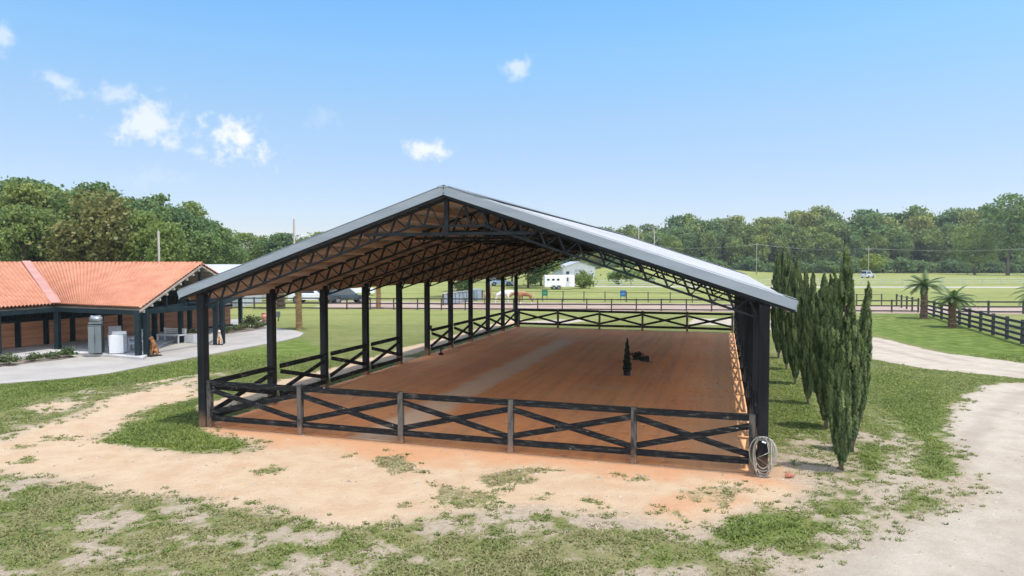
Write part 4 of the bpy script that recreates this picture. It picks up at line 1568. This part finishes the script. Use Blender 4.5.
# urn and meter box on the lawn edge beyond the second arena post
p = G(266, 322.5)
mb = MB()
mb.tube([(0, 0, 0), (0, 0, .05), (0, 0, .25), (0, 0, .5), (0, 0, .62), (0, 0, .68), (0, 0, .70)], [.16, .18, .30, .30, .2, .22, .18], 14)
tag(mb.build('urn', mat('salmon terracotta', (.58, .28, .19), (.5, .24, .16), .8), None, smooth=True), 'salmon terracotta urn beside the second arena post', 'urn').location = (p.x-.1, p.y, .04)
p = G(278.5, 321)
o = thing('meter_box', 'small grey metal box on a stake right of the second arena post', 'utility box', (p.x, p.y, 0))
MB().box(-.12, .12, -.08, .08, .3, .75).build('box', GREYSTEEL, o, bevel=.01)
MB().box(-.13, .13, -.10, -.083, .31, .74).build('door', GREYSTEEL, o)
MB().box(-.03, .03, -.03, .03, 0, .3).build('stake', DKB, o)

# long pale roofed shed behind the stable
sheds = thing('metal_shed', 'long shed with pale grey metal roof behind the tiled stable', 'shed', (X_at(221, 73), 73, 0), .10)
SHW = mat('pale ribbed wall', (.47, .50, .52), (.41, .44, .46), .6, 1)
SHR = mat('pale shed roof', (.40, .41, .44), (.35, .36, .385), .45, .4, (1, .2, 1))
MB().prism([(-4, 0), (4, 0), (4, 2.7), (0, 4.0), (-4, 2.7)], -3, 3)
mb = MB()
mb.box(-3.3, 3.3, -3.5, 3.5, 0, 2.5)
mb.build('wall', SHW, sheds)
mb = MB()
for sg in (-1, 1):
    mb.bar((0, sg*4.1, 2.5), (0, 0, 4.25), 7.2, .07, up=(0, sg*.4, 1))
mb.build('roof', SHR, sheds)
for x in (-1.8, 1.6):
    MB().box(x-1.1, x+1.1, -3.54, -3.503, .02, 2.2).build('door', mat('shed door grey', (.3, .32, .33)), sheds)

# ------------------------------------------------------------------ pale barn, horse trailer
wb = thing('metal_barn', 'pale ribbed metal barn with low gable roof behind the horse trailer', 'barn', (X_at(574, 190), 190, 0), .18)
mb = MB()
wb.scale = (.86, .86, .86)
mb.prism([(-5.2, 0), (5.2, 0), (5.2, 3.6), (0, 5.2), (-5.2, 3.6)], -6, 8)
mb.build('wall', SHW, wb)
mb = MB()
for sg in (-1, 1):
    mb.bar((sg*5.7, 1, 3.50), (0, 1, 5.27), 15, .08, up=(sg*.3, 0, 1))
mb.build('roof', SHR, wb)
MB().box(-1.6, 1.6, -6.06, -6.005, 0, 2.9).build('door', mat('barn door grey', (.36, .38, .40)), wb)
MB().box(-4.2, -3.2, -6.05, -6.005, 1.3, 2.2).build('window', GLASS, wb)

ht = thing('horse_trailer', 'white horse trailer with three small dark windows parked in the far field', 'trailer', (X_at(559, 112), 112, 0), .06)
LT = 4.9
mb = MB()
mb.box(-LT/2, LT/2, -.95, .95, .42, 2.35)
mb.build('body', mat('white trailer skin', (.76, .77, .78), (.70, .71, .73), .35, .6), ht, bevel=.10)
for x in (-1.85, -1.05, -.25):
    f = MB().box(x-.24, x+.24, -.985, -.953, 1.45, 1.82).build('window', WHITEP, ht)
    MB().box(x-.20, x+.20, -.995, -.987, 1.49, 1.78).build('pane', GLASS, f)
d = MB().box(1.0, 1.62, -.98, -.953, .50, 2.1).build('door', WHITEP, ht)
MB().box(1.18, 1.42, -.99, -.982, 1.35, 1.95).build('pane', GLASS, d)
MB().box(1.5, 1.58, -1.0, -.982, 1.1, 1.2).build('handle', RUBBER, d)
for sg in (-1, 1):
    for x in (-.95, -.15):
        w = MB().tube([(x, sg*.80, .34), (x, sg*1.0, .34)], .34, 18).build('wheel', RUBBER, ht)
        MB().tube([(x, sg*1.0, .34), (x, sg*1.015, .34)], .19, 14).build('rim', GREYSTEEL, w)
    MB().box(-1.4, .3, sg*.96-.08, sg*.96+.08, .70, .76).build('fender', WHITEP, ht)
MB().bar((LT/2, -.5, .45), (LT/2+1.2, 0, .45), .07, .09).build('tongue', RUBBER, ht)
MB().bar((LT/2, .5, .45), (LT/2+1.2, 0, .45), .07, .09).build('tongue', RUBBER, ht)
MB().tube([(LT/2+1.05, 0, 0), (LT/2+1.05, 0, .62)], .04, 8).build('jack', RUBBER, ht)

# ------------------------------------------------------------------ cars
def car(label, loc, rz, L, W_, Hh, paint, suv=True, cat='car'):
    t = thing('parked_car', label, cat, loc, rz, 'vehicles parked behind the lawn')
    wr = .36
    h1 = Hh*.56
    # side outline, nose at +x
    x0, x1 = -L/2, L/2
    low = .26
    outline = [(x0, low+.12), (x0+.05, h1*.9), (x0+.12, h1), (x1-1.25, h1), (x1-.25, h1*.86), (x1, h1*.66), (x1, low+.1), (x1-.1, low)]

    def arch(cx):
        return [(cx+(wr+.07)*math.cos(a), max(low, wr+(wr+.07)*math.sin(a))) for a in np.linspace(0.0, PI, 9)]
    poly = outline+arch(x1-.95)+arch(x0+.95)+[(x0+.1, low)]
    mb = MB().prism(poly, -W_/2, W_/2)
    mb.build('body', paint, t, bevel=.03)
    rear = x0+(.12 if suv else .75)
    cabp = [(rear, h1), (rear+.22, Hh-.06), (rear+.5, Hh), (x1-2.15, Hh-.01), (x1-1.32, h1)]
    wy = W_/2-.10
    lo = [(x, y*1.0, z) for (x, z) in cabp for y in (0,)]
    mb = MB()
    n = len(cabp)
    vs = [(x, -(wy if z <= h1+.01 else wy-.14), z) for x, z in cabp]+[(x, (wy if z <= h1+.01 else wy-.14), z) for x, z in cabp]
    mb.add(vs, [tuple(range(n)), tuple(reversed(range(n, 2*n)))]+[(i, i+n, (i+1) % n+n, (i+1) % n) for i in range(n)])
    cb = mb.build('cabin', paint, t, bevel=.02)
    # glass, set just proud of the cabin
    z0, z1 = h1+.06, Hh-.13
    f0, f1 = (z0-h1)/(Hh-h1), (z1-h1)/(Hh-h1)
    for sg in (-1, 1):
        def P(x, f):
            return (x, sg*(wy-.14*f+.006), h1+(Hh-h1)*f)
        segs = [(rear+.22, rear+.95), (rear+1.02, x1-2.35), ]
        for k, (a, b) in enumerate(segs):
            vs = [P(a-(.05 if k == 0 else 0), f0), P(b+(.55 if k == 1 else 0), f0), P(b+(.05 if k == 1 else 0), f1), P(a+(.14 if k == 0 else 0), f1)]
            MB().add(vs+[(x, y-sg*.004, z) for x, y, z in vs], [(0, 1, 2, 3), (7, 6, 5, 4)]).build('window', GLASS, t)
    a, b = Vector((x1-1.40, 0, h1+.05)), Vector((x1-2.08, 0, Hh-.08))
    for nm, a, b in (('windscreen', Vector((x1-1.375, 0, h1+.06)), Vector((x1-2.06, 0, Hh-.08))), ('rear_window', Vector((rear+.02, 0, h1+.10)), Vector((rear+.185, 0, Hh-.12)))):
        out = Vector((.012 if nm == 'windscreen' else -.016, 0, .008))
        vs = [a+Vector((0, -wy+.08, 0))+out, a+Vector((0, wy-.08, 0))+out, b+Vector((0, wy-.2, 0))+out, b+Vector((0, -wy+.2, 0))+out]
        MB().add(vs, [(0, 1, 2, 3)]).build(nm, GLASS, t)
    for sg in (-1, 1):
        for x in (x1-.95, x0+.95):
            w = MB().tube([(x, sg*(W_/2-.22), wr), (x, sg*(W_/2-.02), wr)], wr, 20).build('wheel', RUBBER, t)
            MB().tube([(x, sg*(W_/2-.02), wr), (x, sg*(W_/2-.005), wr)], wr*.62, 16).build('rim', GREYSTEEL, w)
        MB().box(x1-.06, x1+.012, sg*.62-.16, sg*.62+.16, h1*.66, h1*.80).build('headlight', mat('lamp lens', (.7, .72, .75), None, .1), t)
        MB().box(x0-.012, x0+.09, sg*.68-.1, sg*.68+.1, h1*.72, h1*.92).build('tail_light', mat('red lens', (.35, .01, .01), None, .2), t)
        MB().box(x1-1.55, x1-1.40, sg*(W_/2+.02)-.08, sg*(W_/2+.02)+.08, h1+.0, h1+.12).build('mirror', paint, t)
    return t


PW = mat('white car paint', (.74, .76, .78), (.72, .74, .76), .2, .5)
PD = mat('dark teal car paint', (.02, .05, .065), (.03, .06, .075), .2, .5)
PS = mat('silver car paint', (.5, .52, .54), None, .25, .5)
PB = mat('pale blue car paint', (.34, .46, .60), None, .25, .5)
car('white large car parked behind the fence, left of the dark one', (X_at(312, 76), 76, 0), -.12, 4.9, 1.95, 1.85, PW)
car('dark teal car parked at an angle right of the white one', (X_at(347, 75.5), 75.5, 0), .55, 4.5, 1.85, 1.62, PD)
car('silver white car parked farther back above the dark one', (X_at(356, 92), 92, 0), .1, 4.9, 1.95, 1.95, PW)
car('silver car parked left of the white one, behind the palm', (X_at(265, 80), 80, 0), .2, 4.6, 1.85, 1.6, PS)
car('pale blue car parked beyond the horses', (X_at(501, 128), 128, 0), .15, 4.6, 1.85, 1.75, PB)
car('small grey vehicle parked at the foot of the far utility pole', (X_at(868, 190), 190, 0), .6, 4.4, 1.9, 2.0, PS)

# low panelled wall left of the horses
pw0, pw1 = (X_at(443, 71.5), 71.5), (X_at(473, 79.5), 79.5)
d = Vector((pw1[0]-pw0[0], pw1[1]-pw0[1], 0))
lw = thing('panel_wall', 'low grey blue panelled wall running back to a box end left of the horses', 'wall', (pw0[0], pw0[1], 0), math.atan2(d.y, d.x))
GB = mat('grey blue panels', (.27, .33, .37), (.20, .25, .29), .6, 1.5)
L_ = d.length
n = 8
for k in range(n):
    MB().box(L_*k/n+.03, L_*(k+1)/n-.03, -.04, .04, .05, 1.12).build('panel', GB, lw)
    MB().box(L_*k/n-.05, L_*k/n+.05, -.06, .06, 0, 1.2).build('post', DKB, lw)
MB().box(0, L_, -.09, .09, 1.205, 1.26).build('cap', mat('pale cap', (.5, .52, .53)), lw)
MB().box(L_+.02, L_+1.6, -.6, .6, 0, 1.35).build('end_box', GB, lw, bevel=.02)

# ------------------------------------------------------------------ horses
CHEST = mat('chestnut coat', (.29, .135, .052), (.22, .10, .038), .55, 3)
WHITEH = mat('white coat', (.72, .69, .64), (.60, .57, .52), .6, 3)
MANE_L = mat('flaxen mane', (.5, .38, .24), None, .8, 6)


def horse(label, loc, rz, coat, mane, legm=None, graze=.0):
    t = thing('horse', label, 'horse', loc, rz, 'horses on the riding track')
    hz = 1.75-graze*.9
    hx = 1.05+graze*.25
    v = [(-.62, 0, 1.25), (-.2, 0, 1.20), (.28, 0, 1.20), (.55, 0, 1.22), (.82, 0, 1.48-graze*.30), (hx, 0, hz), (hx+.28, 0, hz-.20-graze*.1), (hx+.42, 0, hz-.33-graze*.08),
         (-.62, .14, 1.0), (-.60, .15, .78), (-.78, .15, .52), (-.74, .15, .12), (-.68, .15, .03),
         (-.62, -.14, 1.0), (-.66, -.15, .78), (-.88, -.15, .52), (-.86, -.15, .12), (-.80, -.15, .03),
         (.50, .14, .95), (.50, .14, .52), (.50, .14, .12), (.56, .14, .03),
         (.50, -.14, .95), (.56, -.14, .52), (.54, -.14, .12), (.60, -.14, .03),
         (hx-.05, .07, hz+.12), (hx-.05, -.07, hz+.12)]
    e = [(0, 1), (1, 2), (2, 3), (3, 4), (4, 5), (5, 6), (6, 7), (0, 8), (8, 9), (9, 10), (10, 11), (11, 12), (0, 13), (13, 14), (14, 15), (15, 16), (16, 17),
         (3, 18), (18, 19), (19, 20), (20, 21), (3, 22), (22, 23), (23, 24), (24, 25), (5, 26), (5, 27)]
    r = [(.27, .31), (.27, .31), (.26, .31), (.24, .31), (.14, .22), (.11, .15), (.095, .12), (.075, .085), .20, .13, .075, .05, .062, .20, .13, .075, .05, .062, .13, .08, .05, .062, .13, .08, .05, .062, .03, .03]
    skin_obj('body', v, e, r, coat, t)
    MB().tube([(-.90, 0, 1.30), (-1.02, 0, 1.1), (-1.02, 0, .7), (-.98, 0, .5)], [.04, .07, .07, .02], 7).build('tail', mane, t, smooth=True)
    MB().tube([(.52, 0, 1.47), (.74, 0, 1.64-graze*.3), (hx-.1, 0, hz+.08)], [.03, .06, .04], 6).build('mane', mane, t, smooth=True)
    if legm:
        for (x, y) in ((-.74, .15), (-.86, -.15), (.50, .14), (.545, -.14)):
            MB().tube([(x, y, .02), (x-.005, y, .36)], [.075, .068], 8).build('stocking', legm, t, smooth=True)
    return t


horse('chestnut horse with white stockings standing right of the last arena post', (X_at(524.5, 71.5), 71.5, 0), PI+.15, CHEST, MANE_L, WHITEH, .55)
horse('white horse standing between the two chestnut horses', (X_at(503, 73.5), 73.5, 0), .25, WHITEH, MANE_L, None, .5)
horse('chestnut horse seen from behind, left of the white horse', (X_at(487.5, 74.5), 74.5, 0), 1.35, CHEST, MANE_L)

# ------------------------------------------------------------------ utility poles and lines
POLE = mat('weathered pole wood', (.36, .32, .28), (.27, .24, .21), .9, 2, (1, 1, .2))
POLEW = mat('pale pole', (.34, .32, .28), (.28, .26, .23), .9, 2, (1, 1, .2))


def pole(label, px, top, yy, r, m, lamp=False, arm=True):
    h = Z_at(top, yy)
    t = thing('utility_pole', label, 'utility pole', (X_at(px, yy), yy, 0), 0, 'utility poles')
    MB().tube([(0, 0, -.2), (0, 0, h)], [r*1.3, r*.8], 10).build('shaft', m, t, smooth=True)
    if arm:
        MB().box(-.9, .9, -.06, .06, h-.7, h-.56).build('crossarm', m, t)
        for x in (-.8, 0, .8):
            MB().tube([(x, 0, h-.56), (x, 0, h-.38)], .05, 6).build('insulator', GREYSTEEL, t)
    if lamp:
        MB().tube([(0, 0, h*.72), (.5, 0, h*.80), (.95, 0, h*.80)], .04, 6).build('lamp_arm', GREYSTEEL, t)
        MB().tube([(.95, 0, h*.80+.02), (.98, 0, h*.80-.16), (1.0, 0, h*.80-.28)], [.08, .26, .30], 10).build('lamp_head', mat('pale lamp shade', (.6, .62, .62)), t, smooth=True)
    return h


pole('bare pale pole standing behind the tiled roof', 159, 231, 66, .12, POLEW, arm=False)
pole('grey pole with a lamp on a short arm left of the barn roof', 294.5, 219, 84, .15, POLE, lamp=True, arm=False)
h1 = pole('pole in front of the wood above the right roof slope', 756.5, 243, 240, .14, POLEW)
h2 = pole('pole beside the bright young tree and the small grey vehicle', 868.5, 247, 200, .13, POLEW)
h3 = pole('farthest pole along the wood, near the roof top', 655, 246, 256, .14, POLE)
CAB = mat('grey cable', (.25, .25, .25), None, .6)


def cable(label, pts, sag):
    mb = MB()
    for a, b in zip(pts[:-1], pts[1:]):
        a, b = Vector(a), Vector(b)
        L = [a.lerp(b, k/14)-Vector((0, 0, sag*4*(k/14)*(1-k/14))) for k in range(15)]
        mb.tube(L, .028, 4, cap=False)
    tag(mb.build('power_line', CAB), label, 'power line', 'power lines in front of the wood')


for k, (off, lb) in enumerate(((-.8, 'nearest of the three thin power lines strung along the wood'), (0, 'middle one of the three thin power lines strung along the wood'), (.8, 'farthest of the three thin power lines strung along the wood'))):
    cable(lb, [(X_at(560, 270), 270+off, h3-.4), (X_at(655, 256), 256+off, h3-.4), (X_at(756.5, 240), 240+off, h1-.4), (X_at(868.5, 200), 200+off, h2-.4), (X_at(1060, 165), 165+off, h2-.6)], .9)

# ------------------------------------------------------------------ things inside the arena and by the post
POT = mat('black plastic pot', (.008, .009, .010), None, .5)


def potted(label, loc, rz, seed, tip=False):
    t = thing('potted_cypress', label, 'potted plant', loc, rz)
    mb = MB()
    prof = [(0, .15), (.28, .19), (.30, .205), (.335, .205), (.335, .185)]
    mb.tube([(0, 0, z) for z, r in prof], [r for z, r in prof], 16)
    mb.build('pot', POT, t, smooth=False)
    g = np.random.default_rng(seed)
    n = 3200
    zz = g.beta(1.1, 1.5, n)
    H_ = 1.12
    ang = g.uniform(0, 2*PI, n)
    rad = .15*(1-zz)**.7*(1+.25*np.sin(zz*30+ang))*np.sqrt(g.uniform(.2, 1, n))
    C = np.c_[rad*np.cos(ang), rad*np.sin(ang), .36+H_*zz]
    O = np.c_[np.cos(ang), np.sin(ang), np.full(n, .3)]
    V, q = leaf_quads(C, .04, O, 2.0, np.c_[np.cos(ang)*.3, np.sin(ang)*.3, np.ones(n)])
    link('foliage', mesh_np('foliage', V, q, {'tint': ('FACE', np.clip(g.normal(.35, .25, n), 0, 1))}), leaf_mat('potted sprays', (.008, .016, .008), (.035, .05, .022), None, .1), t)
    MB().tube([(0, 0, .32), (0, 0, 1.3)], [.018, .006], 6).build('stem', BARK, t)
    return t


pp = G(627, 375.5)
potted('slender dark potted cypress standing upright on the arena floor', (pp.x, pp.y, .008), .3, 5)
p = G(638, 362.5)
fd = thing('fallen_plant', 'dark toppled plant and pot lying behind the upright potted cypress', 'potted plant', (p.x, p.y, .01), .2)
me, LC = crown_mesh('foliage', .48, .27, .05, 7, 70, 12, .06, 191)
link('foliage', me, MATS['potted sprays'], fd)
mb = MB().tube([(.12, 0, .16), (.40, -.05, .15), (.46, -.05, .15)], [.10, .15, .155], 12)
mb.build('pot', POT, fd)
MB().tube([(.05, 0, .1), (.2, -.1, .06), (.62, -.25, .03)], [.02, .035, .01], 6).build('stem', BARK, fd)

p = G(441, 355)
tp = thing('water_tap', 'small dark standpipe tap by the arena opening', 'water tap', (p.x, p.y, 0), .4)
MB().tube([(0, 0, -.05), (0, 0, .34)], .045, 8).build('pipe', STEEL, tp)
MB().tube([(0, 0, .30), (.10, 0, .33), (.15, 0, .27)], [.03, .03, .025], 8).build('spout', STEEL, tp)
MB().box(-.10, .10, -.10, .10, 0, .08).build('base', STEEL, tp)
p = Bw(.16, 5*b1-.0, 1.36)
sw = thing('switch_box', 'small dark switch box fixed to the post right of the arena opening', 'switch box', p, -BA)
MB().box(.0, .07, -.06, .06, -.11, .11).build('box', STEEL, sw, bevel=.006)
MB().box(.071, .085, -.02, .02, -.03, .03).build('switch', RUBBER, sw)

# hose on the right front post
HOSE = mat('grey beige hose', (.34, .315, .26), (.23, .21, .175), .6, 6)
hp = Bw(BW, -.118, 0)
hs = thing('garden_hose', 'coiled grey hose hung on the right front post of the barn', 'hose', (hp.x, hp.y, 0), -BA)
rh = random.Random(3)
pts = []
for k in range(5*28):
    a = 2*PI*k/28
    lp_ = k//28
    rx = .15+.055*((lp_*3) % 5)/2+.02*math.sin(a*.37)
    rz_ = .34+.055*((lp_*2) % 5)/2
    cz = .86-rz_
    x = rx*math.sin(a)*(1+.10*math.cos(a))+.02*math.sin(lp_*2.1)
    z = cz+rz_*math.cos(a)
    y = -.05-.028*(lp_ % 3)-.05*(1-math.cos(a))/2*.6
    pts.append((x, y, max(.03, z)))
MB().tube(pts, .0145, 7).build('coil', HOSE, hs, smooth=True)
MB().tube([(.05, -.10, .88), (.12, -.13, .55), (-.12, -.15, .42), (.18, -.14, .22), (.16, -.13, .78)], .0145, 7).build('loose_end', HOSE, hs, smooth=True)
mb = MB().bar((-.12, -.03, .80), (.12, -.03, .80), .10, .05)
mb.tube([(-.1, -.08, .82), (-.1, -.16, .82), (-.1, -.16, .90)], .012, 6)
mb.tube([(.1, -.08, .82), (.1, -.16, .82), (.1, -.16, .90)], .012, 6)
mb.build('hook', GREYSTEEL, hs)
MB().tube([(-.03, -.17, .78), (.05, -.17, .76)], .02, 8).build('nozzle', WHITEP, hs)

p = G(790, 478)
mb = MB()
rk = random.Random(2)
mb.tube([(-.10, 0, .05), (-.05, .0, .06), (.02, .02, .06), (.10, .01, .05)], [.03, .06, .05, .02], 9)
tag(mb.build('clay_lump', mat('orange brick clay', (.42, .17, .10), (.33, .14, .09), .85, 9)), 'small orange lump of brick on the bare ground right of the hose', 'brick').location = (p.x, p.y, 0)

# ------------------------------------------------------------------ summer haze between here and the woods
hm = bpy.data.materials.new('pale summer air')
hm.use_nodes = True
hn = hm.node_tree
hn.nodes.remove(hn.nodes['Principled BSDF'])
pv_ = hn.nodes.new('ShaderNodeVolumePrincipled')
pv_.inputs['Color'].default_value = (.86, .92, 1, 1)
pv_.inputs['Density'].default_value = HAZE
pv_.inputs['Anisotropy'].default_value = .2
hn.links.new(pv_.outputs[0], hn.nodes['Material Output'].inputs['Volume'])
hz_ = MB().box(-260, 320, -30, 420, -1.2, 34).build('haze', hm)
tag(hz_, 'thin pale summer haze over the fields and woods', 'haze', kind='stuff')

# ------------------------------------------------------------------ light and sky
SUN_EL, SUN_AZ = R(74), R(112)      # azimuth clockwise from +Y: high on the right, a little behind the camera
sdir = Vector((math.sin(SUN_AZ)*math.cos(SUN_EL), math.cos(SUN_AZ)*math.cos(SUN_EL), math.sin(SUN_EL)))
sun = bpy.data.objects.new('sun', bpy.data.lights.new('sun', 'SUN'))
COL.objects.link(sun)
sun.data.energy = 1.9
sun.data.angle = R(3.0)
sun.data.color = (1.0, .955, .88)
sun.rotation_euler = (-sdir).to_track_quat('-Z', 'Y').to_euler()
sun.location = (0, 0, 60)

wd = bpy.data.worlds.new('World')
SC.world = wd
wd.use_nodes = True
nt = wd.node_tree
bg = nt.nodes['Background']
sky = nt.nodes.new('ShaderNodeTexSky')
sky.sky_type = 'NISHITA'
sky.sun_disc = False
sky.sun_elevation = SUN_EL
sky.sun_rotation = SUN_AZ
sky.altitude = 20
sky.air_density = 1.0
sky.dust_density = .25
sky.ozone_density = 1.5
bg.inputs['Strength'].default_value = .15
tc = nt.nodes.new('ShaderNodeTexCoord')
dirv = tc.outputs['Generated']
sep0 = N(nt, 'ShaderNodeSeparateXYZ')
nt.links.new(dirv, sep0.inputs[0])
cr = N(nt, 'ShaderNodeValToRGB')          # the air of that day: less glare low down, deeper blue above it
els = cr.color_ramp.elements
els[0].position, els[0].color = .05, (.349, .345, .416, 1)
els[1].position, els[1].color = .85, (1.25, 1.15, 1.0, 1)
for ps, cc in ((.12, (.41, .395, .433, 1)), (.20, (.454, .475, .48, 1)), (.285, (.433, .555, .575, 1)), (.36, (.378, .575, .65, 1)), (.5, (.60, .72, .76, 1))):
    el = els.new(ps)
    el.color = cc
nt.links.new(sep0.outputs[2], cr.inputs[0])
mg = N(nt, 'ShaderNodeMix', data_type='RGBA', blend_type='MULTIPLY')
mg.inputs[0].default_value = 1.0
nt.links.new(sky.outputs[0], mg.inputs[6])
nt.links.new(cr.outputs[0], mg.inputs[7])
back = ramp(nt, mathn(nt, 'ADD', sep0.outputs[1], mathn(nt, 'MULTIPLY', sep0.outputs[2], .15)), .10, -.30)  # behind the camera the sky stays ungraded and brighter, for fill
fill_bank = ramp(nt, mathn(nt, 'ADD', noise(nt, dirv, 3.2, 7, .6), mathn(nt, 'MULTIPLY', sep0.outputs[2], -.10)), .42, .54)  # unseen bright clouds added behind the camera to fill light under the roof
skyc = mixc(nt, back, mg.outputs[2], mixc(nt, fill_bank, sky.outputs[0], (10.8, 10.5, 10.1, 1)))
nz = noise(nt, dirv, 22, 7, .62)
nz2 = noise(nt, dirv, 60, 5, .6)
wob = mathn(nt, 'ADD', mathn(nt, 'MULTIPLY', mathn(nt, 'SUBTRACT', nz, .5), 3.6), mathn(nt, 'MULTIPLY', mathn(nt, 'SUBTRACT', nz2, .5), 2.2))
tot = None
for (px, py, wx, wy, k) in ((240, 140, 62, 42, 1.0), (152, 125, 56, 40, .72), (62, 82, 34, 22, .5), (112, 94, 36, 18, .45), (425, 149, 34, 17, .85), (517, 66, 28, 20, .55), (2, 38, 16, 22, .5), (325, 118, 26, 22, .16), (200, 152, 20, 14, .5), (160, 178, 50, 20, .14)):
    d = ray(px, py).normalized()
    rgt = Vector((d.y, -d.x, 0)).normalized()
    upv = rgt.cross(d).normalized()
    acc = None
    for vv, sz in ((rgt, .74*wx/F), (upv, .74*wy/F)):
        dp = N(nt, 'ShaderNodeVectorMath', operation='DOT_PRODUCT')
        nt.links.new(dirv, dp.inputs[0])
        dp.inputs[1].default_value = vv
        q = mathn(nt, 'DIVIDE', mathn(nt, 'SUBTRACT', dp.outputs['Value'], vv.dot(d)), sz)
        q = mathn(nt, 'MULTIPLY', q, q)
        acc = q if acc is None else mathn(nt, 'ADD', acc, q)
    e = mathn(nt, 'SUBTRACT', 1.0, mathn(nt, 'SQRT', acc))
    mk = mathn(nt, 'MULTIPLY', ramp(nt, mathn(nt, 'ADD', e, mathn(nt, 'MULTIPLY', wob, .75)), .14, 1.0), k)
    # only the front half of the sky
    tot = mk if tot is None else mathn(nt, 'MAXIMUM', tot, mk)
fr = N(nt, 'ShaderNodeSeparateXYZ')
nt.links.new(dirv, fr.inputs[0])
tot = mathn(nt, 'MULTIPLY', tot, ramp(nt, fr.outputs[1], 0.0, .2))
CLOUD = (2.75, 2.8, 2.86, 1)
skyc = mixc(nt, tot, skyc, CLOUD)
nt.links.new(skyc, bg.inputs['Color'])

SC.view_settings.view_transform = 'Standard'
SC.view_settings.look = 'None'
SC.view_settings.exposure = 1.3
SC.view_settings.gamma = 1
SC.view_settings.use_curve_mapping = False
SC.render.engine = 'CYCLES'
SC.cycles.max_bounces = 9
SC.cycles.diffuse_bounces = 8
SC.cycles.transparent_max_bounces = 6
SC.cycles.caustics_reflective = False
SC.cycles.caustics_refractive = False
